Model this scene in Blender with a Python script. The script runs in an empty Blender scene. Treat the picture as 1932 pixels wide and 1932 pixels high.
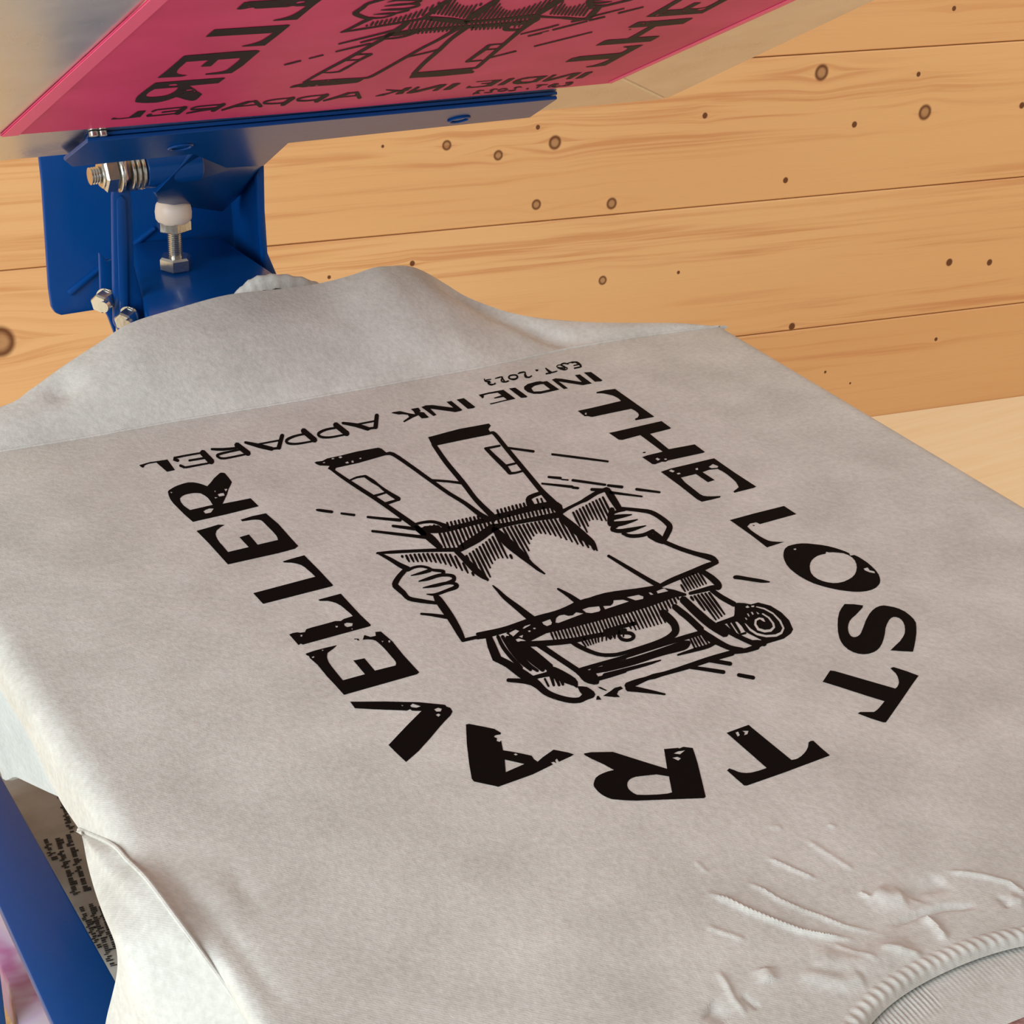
import bpy, bmesh, math, random
from mathutils import Vector, Matrix, noise
from mathutils.geometry import delaunay_2d_cdt

scene = bpy.context.scene
COL = scene.collection
PI = math.pi

# ------------------------------------------------------------------ camera
cam_data = bpy.data.cameras.new('camera')
cam = bpy.data.objects.new('camera', cam_data)
COL.objects.link(cam)
cam_data.sensor_fit = 'HORIZONTAL'
cam_data.sensor_width = 36.0
cam_data.lens = 36.0 * 3552.23 / 1932.0
cam_data.clip_start = 0.01
cam_data.clip_end = 50
cam.matrix_world = Matrix((
    (0.856775, 0.215212, -0.468636, -0.359625),
    (-0.514086, 0.428055, -0.743293, -0.569753),
    (0.040637, 0.877755, 0.477384, 0.374431),
    (0, 0, 0, 1)))
scene.camera = cam

# ------------------------------------------------------------------ world, daylight, exposure
world = bpy.data.worlds.new('world')
scene.world = world
world.use_nodes = True
wn = world.node_tree.nodes['Background']
wn.inputs[0].default_value = (1.0, 0.96, 0.91, 1)
wn.inputs[1].default_value = 0.46

def area(name, loc, target, sx, sy, power, color):
    d = bpy.data.lights.new(name, 'AREA')
    d.shape = 'RECTANGLE'; d.size = sx; d.size_y = sy
    d.energy = power; d.color = color
    o = bpy.data.objects.new(name, d); COL.objects.link(o)
    o.location = loc
    o.rotation_euler = (Vector(target) - Vector(loc)).to_track_quat('-Z', 'Y').to_euler()
    return o
area('window_daylight', (-1.5, -0.50, 0.58), (0, 0, 0), 1.1, 1.0, 34.5, (0.86, 0.955, 1.0))
area('table_fill_light', (1.6, -0.2, 1.1), (1.0, 0.7, -0.45), 0.7, 0.7, 10, (1.0, 0.86, 0.70))  # added warm fill to brighten the table, stands for no lamp

scene.view_settings.view_transform = 'Standard'
scene.view_settings.look = 'None'
scene.view_settings.gamma = 1.0
scene.view_settings.exposure = 0.0
scene.view_settings.use_curve_mapping = False

# ------------------------------------------------------------------ helpers
def srgb(r, g, b):
    f = lambda c: ((c / 255 + 0.055) / 1.055) ** 2.4 if c > 10 else c / 255 / 12.92
    return (f(r), f(g), f(b), 1)

class NT:
    def __init__(s, name):
        s.m = bpy.data.materials.new(name); s.m.use_nodes = True
        s.t = s.m.node_tree; s.b = s.t.nodes['Principled BSDF']
    def n(s, typ, **kw):
        x = s.t.nodes.new(typ)
        for k, v in kw.items():
            if k.startswith('i_'):
                key = k[2:]
                x.inputs[int(key) if key.isdigit() else key].default_value = v
            else: setattr(x, k, v)
        return x
    def l(s, a, b): s.t.links.new(a, b)
    def set(s, **kw):
        for k, v in kw.items(): s.b.inputs[k.replace('_', ' ')].default_value = v
    def bump(s, height, dist, strength=1.0):
        b = s.n('ShaderNodeBump'); b.inputs['Strength'].default_value = strength
        b.inputs['Distance'].default_value = dist
        s.l(height, b.inputs['Height']); s.l(b.outputs[0], s.b.inputs['Normal'])
        return b
    def math(s, op, a, b=None, c=None):
        x = s.n('ShaderNodeMath', operation=op)
        for i, v in enumerate((a, b, c)):
            if v is None: continue
            if isinstance(v, (int, float)): x.inputs[i].default_value = v
            else: s.l(v, x.inputs[i])
        return x.outputs[0]
    def ramp(s, fac, stops):
        r = s.n('ShaderNodeValToRGB')
        while len(r.color_ramp.elements) < len(stops): r.color_ramp.elements.new(0.5)
        for e, (p, c) in zip(r.color_ramp.elements, stops): e.position = p; e.color = c
        s.l(fac, r.inputs[0]); return r.outputs[0]
    def mix(s, fac, a, b, mode='MIX'):
        x = s.n('ShaderNodeMix', data_type='RGBA', blend_type=mode)
        for sock, v in ((x.inputs[0], fac), (x.inputs[6], a), (x.inputs[7], b)):
            if isinstance(v, (int, float, tuple)): sock.default_value = v
            else: s.l(v, sock)
        return x.outputs[2]

def obj_coords(k, scale=(1, 1, 1)):
    tc = k.n('ShaderNodeTexCoord'); mp = k.n('ShaderNodeMapping')
    mp.inputs['Scale'].default_value = scale
    k.l(tc.outputs['Object'], mp.inputs[0]); return mp.outputs[0]

def noise_tex(k, vec, scale, detail=3, rough=0.5, dist=0.0):
    x = k.n('ShaderNodeTexNoise'); x.inputs['Scale'].default_value = scale
    x.inputs['Detail'].default_value = detail; x.inputs['Roughness'].default_value = rough
    x.inputs['Distortion'].default_value = dist
    k.l(vec, x.inputs['Vector']); return x.outputs[0]

# cotton jersey
def cotton(name, c1, c2):
    k = NT(name); v = obj_coords(k)
    n1 = noise_tex(k, v, 26, 4, 0.6); n2 = noise_tex(k, v, 420, 2, 0.6)
    f = k.math('ADD', k.math('MULTIPLY', n1, 0.6), k.math('MULTIPLY', n2, 0.4))
    k.l(k.ramp(f, [(0.34, c1), (0.68, c2)]), k.b.inputs['Base Color'])
    k.set(Roughness=0.95, Specular_IOR_Level=0.15, Sheen_Weight=0.08, Sheen_Roughness=0.6)
    w = k.n('ShaderNodeTexWave', wave_type='BANDS', bands_direction='DIAGONAL')
    w.inputs['Scale'].default_value = 520; w.inputs['Distortion'].default_value = 4
    k.l(v, w.inputs['Vector'])
    h = k.math('ADD', k.math('MULTIPLY', n2, 1.0), k.math('ADD', k.math('MULTIPLY', w.outputs['Fac'], 0.12), k.math('MULTIPLY', n1, 1.2)))
    k.bump(h, 0.00045, 0.5)
    return k.m
M_SHIRT = cotton('beige_cotton', srgb(178,175,167), srgb(206,204,197))
M_INNER = cotton('beige_cotton_inside', srgb(178,175,167), srgb(206,204,197))
M_SHIRT_SHADED = cotton('beige_cotton_shaded', srgb(168, 175, 176), srgb(196, 203, 204))  # shirt cotton again, cooler tint imitates shade on the lower layer

k = NT('black_plastisol'); k.set(Base_Color=srgb(11, 6, 5), Roughness=0.8, Specular_IOR_Level=0.08)
k.bump(noise_tex(k, obj_coords(k), 900, 2), 0.0001, 0.4); M_INK = k.m

k = NT('dark_open_mesh'); k.set(Base_Color=srgb(30, 16, 14), Roughness=0.6, Specular_IOR_Level=0.2); M_STENCIL = k.m

def metal_paint(name, col, rough=0.28, coat=0.35, fleck=0.12):
    k = NT(name); v = obj_coords(k)
    n = noise_tex(k, v, 700, 2, 0.7)
    k.l(k.mix(k.math('MULTIPLY', n, fleck), col, (col[0] * 2 + .02, col[1] * 1.7 + .03, col[2] * 1.4 + .05, 1)), k.b.inputs['Base Color'])
    k.set(Roughness=rough, Coat_Weight=coat, Coat_Roughness=0.12)
    k.bump(noise_tex(k, v, 260, 2), 0.00025, 0.25)
    return k.m
M_BLUE = metal_paint('blue_powder_coat', srgb(2, 62, 128), coat=0.10, fleck=0.06)
M_BLUE.node_tree.nodes['Principled BSDF'].inputs['Specular IOR Level'].default_value = 0.2

k = NT('zinc_steel'); v = obj_coords(k)
k.set(Base_Color=(0.62, 0.60, 0.56, 1), Metallic=1.0, Roughness=0.24)
k.bump(noise_tex(k, v, 500, 2), 0.0002, 0.3); M_ZINC = k.m
k = NT('nylon_white'); k.set(Base_Color=srgb(225, 205, 190), Roughness=0.4, Subsurface_Weight=0.1); M_NYLON = k.m

k = NT('brushed_aluminium'); v = obj_coords(k, (1, 1, 1))
n = noise_tex(k, v, 30, 4, 0.6)
k.l(k.ramp(n, [(0.3, (0.62, 0.60, 0.57, 1)), (0.7, (0.74, 0.72, 0.69, 1))]), k.b.inputs['Base Color'])
k.set(Metallic=1.0); k.l(k.math('MULTIPLY_ADD', n, 0.14, 0.22), k.b.inputs['Roughness'])
k.bump(noise_tex(k, v, 60, 3), 0.0006, 0.25); M_ALU = k.m

k = NT('pink_emulsion'); v = obj_coords(k)
n = noise_tex(k, v, 14, 4, 0.55, 0.6)
k.l(k.ramp(n, [(0.3, srgb(198, 52, 98)), (0.7, srgb(222, 66, 118))]), k.b.inputs['Base Color'])
k.set(Roughness=0.45, Specular_IOR_Level=0.2)
k.bump(noise_tex(k, v, 9, 2), 0.002, 0.25); M_PINK = k.m
k = NT('bright_pink_edge'); k.set(Base_Color=srgb(240, 88, 132), Roughness=0.45); M_PINK2 = k.m
k = NT('pink_fabric'); k.set(Base_Color=srgb(228, 170, 164), Roughness=0.9)
k.bump(noise_tex(k, obj_coords(k), 500, 2), 0.0008, 0.6); M_PINKCLOTH = k.m

KNOTS = [(0.897,-0.0877,0.0073,1), (1.0021,-0.0956,0.0023,0), (1.0154,-0.1332,0.0072,1), (0.9393,-0.1398,0.0029,0), (0.7806,-0.1203,0.0027,0), (0.6338,-0.1348,0.0062,1), (0.872,-0.189,0.0028,0), (0.6189,-0.1912,0.0047,1), (0.6933,-0.1966,0.0053,1), (0.6895,-0.2713,0.0043,1), (0.7677,-0.2713,0.0017,0), (1.0705,-0.291,0.0038,0), (1.119,-0.2958,0.0033,0), (0.898,-0.3413,0.0036,0), (1.0694,-0.3747,0.002,0), (0.943,-0.3961,0.0015,0), (0.9741,-0.4124,0.0012,0), (1.0305,-0.0352,0.0023,0), (1.1253,-0.1338,0.0031,0), (0.5022,-0.236,0.0025,0), (0.4254,-0.2413,0.0017,0), (0.532,-0.1297,0.0044,1), (0.5803,-0.1424,0.0045,1), (0.4737,-0.1263,0.0014,0), (0.6168,-0.1196,0.0021,0), (0.1401,-0.27,0.013,1)]
WDIR = Vector((0.984408,-0.175902,0))
WORIG = Vector((-0.09577,0.90686,0.00000))
def wood_wall(name, planks):
    """spruce boards: u runs along the boards, v is height, both in metres"""
    k = NT(name)
    g = k.n('ShaderNodeNewGeometry')
    sub = k.n('ShaderNodeVectorMath', operation='SUBTRACT'); k.l(g.outputs['Position'], sub.inputs[0]); sub.inputs[1].default_value = WORIG
    dot = k.n('ShaderNodeVectorMath', operation='DOT_PRODUCT'); k.l(sub.outputs[0], dot.inputs[0]); dot.inputs[1].default_value = WDIR
    sep = k.n('ShaderNodeSeparateXYZ'); k.l(g.outputs['Position'], sep.inputs[0])
    u, vv = dot.outputs['Value'], sep.outputs['Z']
    idx = k.math('FLOOR', k.math('DIVIDE', k.math('ADD', vv, 0.0700 + 1.378), 0.1378)) if planks else None
    comb = k.n('ShaderNodeCombineXYZ'); k.l(u, comb.inputs[0]); k.l(vv, comb.inputs[1])
    if idx is not None: k.l(k.math('MULTIPLY', idx, 3.17), comb.inputs[2])
    base = comb.outputs[0]
    # knots push the grain aside and darken it
    kn = None; push = None
    for (ku, kv, kr, ring) in KNOTS:
        du = k.math('SUBTRACT', u, ku); dv = k.math('SUBTRACT', vv, kv)
        d = k.math('SQRT', k.math('ADD', k.math('MULTIPLY', du, du), k.math('MULTIPLY', k.math('MULTIPLY', dv, dv), 0.8)))
        mr = k.n('ShaderNodeMapRange', interpolation_type='SMOOTHSTEP')
        k.l(d, mr.inputs[0]); mr.inputs[1].default_value = kr * 0.75; mr.inputs[2].default_value = kr * 1.15
        mr.inputs[3].default_value = 1.0; mr.inputs[4].default_value = 0.0
        s = mr.outputs[0]
        if ring:
            m2 = k.n('ShaderNodeMapRange', interpolation_type='SMOOTHSTEP')
            k.l(d, m2.inputs[0]); m2.inputs[1].default_value = kr * 0.35; m2.inputs[2].default_value = kr * 0.8
            m2.inputs[3].default_value = 0.5; m2.inputs[4].default_value = 1.0
            s = k.math('MULTIPLY', s, m2.outputs[0])
        kn = s if kn is None else k.math('MAXIMUM', kn, s)
        e = k.math('POWER', 2.718, k.math('MULTIPLY', k.math('DIVIDE', d, -(kr * 2.2 + 0.004)), 1.0))
        e = k.math('MULTIPLY', e, k.math('MULTIPLY', k.math('SIGN', dv), kr * 1.5))
        push = e if push is None else k.math('ADD', push, e)
    pv = k.n('ShaderNodeCombineXYZ'); k.l(k.math('MULTIPLY', push, -1.0), pv.inputs[1])
    av = k.n('ShaderNodeVectorMath', operation='ADD'); k.l(base, av.inputs[0]); k.l(pv.outputs[0], av.inputs[1])
    def stretched(sx, sy):
        mp = k.n('ShaderNodeMapping'); mp.inputs['Scale'].default_value = (sx, sy, 1)
        k.l(av.outputs[0], mp.inputs[0]); return mp.outputs[0]
    n_big = noise_tex(k, stretched(0.9, 14), 1.6, 4, 0.55, 0.8)
    n_mid = noise_tex(k, stretched(1.3, 60), 2.0, 4, 0.6, 0.5)
    n_fin = noise_tex(k, stretched(6, 420), 2.2, 3, 0.6, 0.2)
    n_tone = noise_tex(k, stretched(0.8, 3.0), 1.0, 2, 0.5, 0.3)
    col = k.ramp(n_tone, [(0.3, srgb(220, 168, 114)), (0.7, srgb(236, 194, 140))])
    streak = k.ramp(n_mid, [(0.44, (0, 0, 0, 1)), (0.50, (0.12, 0.12, 0.12, 1)), (0.62, (1, 1, 1, 1))])
    where = k.ramp(n_big, [(0.42, (0, 0, 0, 1)), (0.62, (1, 1, 1, 1))])
    sf = k.n('ShaderNodeMath', operation='MULTIPLY'); k.l(streak, sf.inputs[0]); k.l(where, sf.inputs[1])
    col = k.mix(k.math('MULTIPLY', sf.outputs[0], 0.68), col, srgb(190, 124, 76))
    col = k.mix(k.math('MULTIPLY', n_fin, 0.28), col, srgb(212, 162, 112))
    if idx is not None:
        wh = k.n('ShaderNodeTexWhiteNoise', noise_dimensions='1D'); k.l(idx, wh.inputs['W'])
        col = k.mix(k.math('MULTIPLY', wh.outputs['Value'], 0.35), col, srgb(220, 160, 108))
    col = k.mix(k.math('MULTIPLY', kn, 0.9), col, srgb(84, 36, 16))
    k.l(col, k.b.inputs['Base Color'])
    k.set(Roughness=0.5, Specular_IOR_Level=0.18)
    k.bump(k.math('ADD', n_mid, k.math('MULTIPLY', n_fin, 0.5)), 0.0006, 0.35)
    return k.m
M_WALL = wood_wall('spruce_boards', True)

k = NT('pale_board'); v = obj_coords(k, (3, 60, 60))
k.l(k.ramp(noise_tex(k, v, 2, 4, 0.6, 0.4), [(0.3, srgb(246, 224, 184)), (0.7, srgb(250, 234, 202))]), k.b.inputs['Base Color'])
k.set(Roughness=0.5); M_TABLE = k.m
k = NT('grey_carton'); k.l(k.ramp(noise_tex(k, obj_coords(k), 60, 3), [(0.3, srgb(150, 146, 138)), (0.7, srgb(170, 166, 158))]), k.b.inputs['Base Color'])
k.set(Roughness=0.8); M_CARTON = k.m
k = NT('print_on_carton'); k.set(Base_Color=srgb(28, 26, 26), Roughness=0.8); M_TEXT = k.m
k = NT('lilac_plastic'); v = obj_coords(k)
k.l(k.ramp(noise_tex(k, v, 17, 3, 0.5, 1.0), [(0.32, srgb(190, 186, 196)), (0.48, srgb(178, 160, 196)), (0.6, srgb(160, 96, 150)), (0.72, srgb(110, 108, 120))]), k.b.inputs['Base Color'])
k.set(Roughness=0.3); M_LILAC = k.m
k = NT('strand_board'); v = obj_coords(k)
vo = k.n('ShaderNodeTexVoronoi'); vo.inputs['Scale'].default_value = 90; vo.inputs['Randomness'].default_value = 1
k.l(v, vo.inputs['Vector'])
k.l(k.ramp(vo.outputs['Color'], [(0.1, srgb(150, 96, 50)), (0.45, srgb(226, 178, 118)), (0.9, srgb(245, 222, 180))]), k.b.inputs['Base Color'])
k.set(Roughness=0.75); M_OSB = k.m
k = NT('plain_board_edge'); k.set(Base_Color=srgb(196, 190, 178), Roughness=0.6); M_PLATEN = k.m

# ---- object helpers
def link(name, bm, mat, parent=None, smooth=True, tag=None):
    me = bpy.data.meshes.new(name)
    bmesh.ops.remove_doubles(bm, verts=bm.verts, dist=1e-6)
    bm.to_mesh(me); bm.free()
    me.materials.append(mat)
    o = bpy.data.objects.new(name, me); COL.objects.link(o)
    if smooth:
        me.shade_smooth() if hasattr(me, 'shade_smooth') else None
        try: me.set_sharp_from_angle(angle=math.radians(38))
        except Exception: pass
    if parent is not None:
        o.parent = parent
        o.matrix_parent_inverse = Matrix.Translation(parent.location).inverted()
    return o

def thing(name, label, cat, loc=(0, 0, 0), group=None):
    o = bpy.data.objects.new(name, None); COL.objects.link(o)
    o.location = loc; o['label'] = label; o['category'] = cat; o.empty_display_size = 0.02
    if group: o['group'] = group
    return o
def tag(o, label, cat, group=None):
    o['label'] = label; o['category'] = cat
    if group: o['group'] = group
    return o

def prism(bm, pts, off):
    """closed solid: polygon pts swept by off"""
    pts = [Vector(p) for p in pts]; off = Vector(off)
    a = [bm.verts.new(p) for p in pts]; b = [bm.verts.new(p + off) for p in pts]
    bm.faces.new(a); bm.faces.new(b[::-1]); n = len(pts)
    for i in range(n): bm.faces.new((a[i], b[i], b[(i + 1) % n], a[(i + 1) % n]))
    bmesh.ops.recalc_face_normals(bm, faces=bm.faces)
def box(bm, x0, x1, y0, y1, z0, z1):
    prism(bm, [(x0, y0, z0), (x1, y0, z0), (x1, y1, z0), (x0, y1, z0)], (0, 0, z1 - z0))
def bevel(bm, w, seg=2, ang=30):
    ed = [e for e in bm.edges if len(e.link_faces) == 2 and e.calc_face_angle(0) > math.radians(ang)]
    bmesh.ops.bevel(bm, geom=ed, offset=w, segments=seg, affect='EDGES', profile=0.5, clamp_overlap=True)
def lathe(bm, p0, axis, prof, n=28):
    """prof: (distance along axis, radius)"""
    ax = Vector(axis).normalized(); u = ax.orthogonal().normalized(); w = ax.cross(u); p0 = Vector(p0)
    rings = []
    for d, r in prof:
        rings.append([bm.verts.new(p0 + ax * d + (u * math.cos(a) + w * math.sin(a)) * r) for a in [2 * PI * i / n for i in range(n)]])
    for a, b in zip(rings, rings[1:]):
        for i in range(n): bm.faces.new((a[i], a[(i + 1) % n], b[(i + 1) % n], b[i]))
    bm.faces.new(rings[0][::-1]); bm.faces.new(rings[-1])
def hexnut(bm, p0, axis, h, r, rot=0.0):
    ax = Vector(axis).normalized(); u = ax.orthogonal().normalized(); w = ax.cross(u); p0 = Vector(p0)
    ring = lambda d, rr: [p0 + ax * d + (u * math.cos(a) + w * math.sin(a)) * rr for a in [rot + PI / 3 * i for i in range(6)]]
    lv = [ring(0, r * .86), ring(h * .14, r), ring(h * .86, r), ring(h, r * .86)]
    vs = [[bm.verts.new(p) for p in q] for q in lv]
    for a, b in zip(vs, vs[1:]):
        for i in range(6): bm.faces.new((a[i], a[(i + 1) % 6], b[(i + 1) % 6], b[i]))
    bm.faces.new(vs[0][::-1]); bm.faces.new(vs[-1])
    bmesh.ops.recalc_face_normals(bm, faces=bm.faces)
def thread(bm, p0, axis, L, r, pitch):
    prof = [(0, r * .8)]; n = int(L / pitch)
    for i in range(n): prof += [(i * pitch + pitch * .2, r), (i * pitch + pitch * .5, r), (i * pitch + pitch * .8, r * .84)]
    prof.append((L, r * .8)); lathe(bm, p0, axis, prof, 20)
def grid(bm, rows):
    vs = [[bm.verts.new(p) for p in r] for r in rows]
    for a, b in zip(vs, vs[1:]):
        for i in range(len(a) - 1):
            bm.faces.new((a[i], a[i + 1], b[i + 1], b[i]))
def tube(bm, pts, r, n=8):
    pts = [Vector(p) for p in pts]; rings = []
    for i, p in enumerate(pts):
        t = (pts[min(i + 1, len(pts) - 1)] - pts[max(i - 1, 0)]).normalized()
        u = t.cross(Vector((0, 0, 1)));  u = u.normalized() if u.length > 1e-6 else Vector((1, 0, 0)); w = t.cross(u)
        rr = r[i] if isinstance(r, (list, tuple)) else r
        rings.append([bm.verts.new(p + (u * math.cos(a) + w * math.sin(a)) * rr) for a in [2 * PI * j / n for j in range(n)]])
    for a, b in zip(rings, rings[1:]):
        for i in range(n): bm.faces.new((a[i], a[(i + 1) % n], b[(i + 1) % n], b[i]))
    bm.faces.new(rings[0][::-1]); bm.faces.new(rings[-1])
def catmull(P, n=6):
    P = [Vector(p) for p in P]; Q = [2 * P[0] - P[1]] + P + [2 * P[-1] - P[-2]]; out = []
    for i in range(1, len(Q) - 2):
        for j in range(n):
            t = j / n; a, b, c, d = Q[i - 1:i + 3]
            out.append(.5 * ((2 * b) + (-a + c) * t + (2 * a - 5 * b + 4 * c - d) * t * t + (-a + 3 * b - 3 * c + d) * t ** 3))
    out.append(P[-1]); return out
def interp(x, pts):
    if x <= pts[0][0]: return pts[0][1]
    for (a, b), (c, d) in zip(pts, pts[1:]):
        if x <= c: return b + (d - b) * (x - a) / (c - a)
    return pts[-1][1]

# ------------------------------------------------------------------ the room
WN = Vector((-WDIR.y, WDIR.x, 0))      # points away from the camera, into the wall
def wpt(u, v, d=0.0): 
    p = WORIG + WDIR * u + WN * d; return Vector((p.x, p.y, v))
bm = bmesh.new()
z = -0.0700 - 0.1378 * 3 - 0.1378
lines = [-0.0700 + 0.1378 * i for i in range(-4, 9)]
for a, b in zip(lines, lines[1:]):
    t = bmesh.new()
    prism(t, [wpt(-2.2, a + .0005), wpt(4.6, a + .0005), wpt(4.6, b - .0005), wpt(-2.2, b - .0005)], WN * 0.018)
    bevel(t, 0.0011, 1)
    me = bpy.data.meshes.new('t'); t.to_mesh(me); t.free(); bm.from_mesh(me); bpy.data.meshes.remove(me)
prism(bm, [wpt(-2.2, lines[0], .012), wpt(4.6, lines[0], .012), wpt(4.6, lines[-1], .012), wpt(-2.2, lines[-1], .012)], WN * 0.03)
wall = link('wall_back', bm, M_WALL, smooth=False); wall['kind'] = 'structure'

TZ = -0.4535
bm = bmesh.new()
prism(bm, [wpt(-2.1, TZ), wpt(4.5, TZ), wpt(4.5, TZ, -1.6), wpt(-2.1, TZ, -1.6)], (0, 0, -0.03))
bevel(bm, 0.002, 2)
tag(link('work_table', bm, M_TABLE, smooth=False), 'pale wooden table top running along the board wall behind the shirt', 'table')

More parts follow.
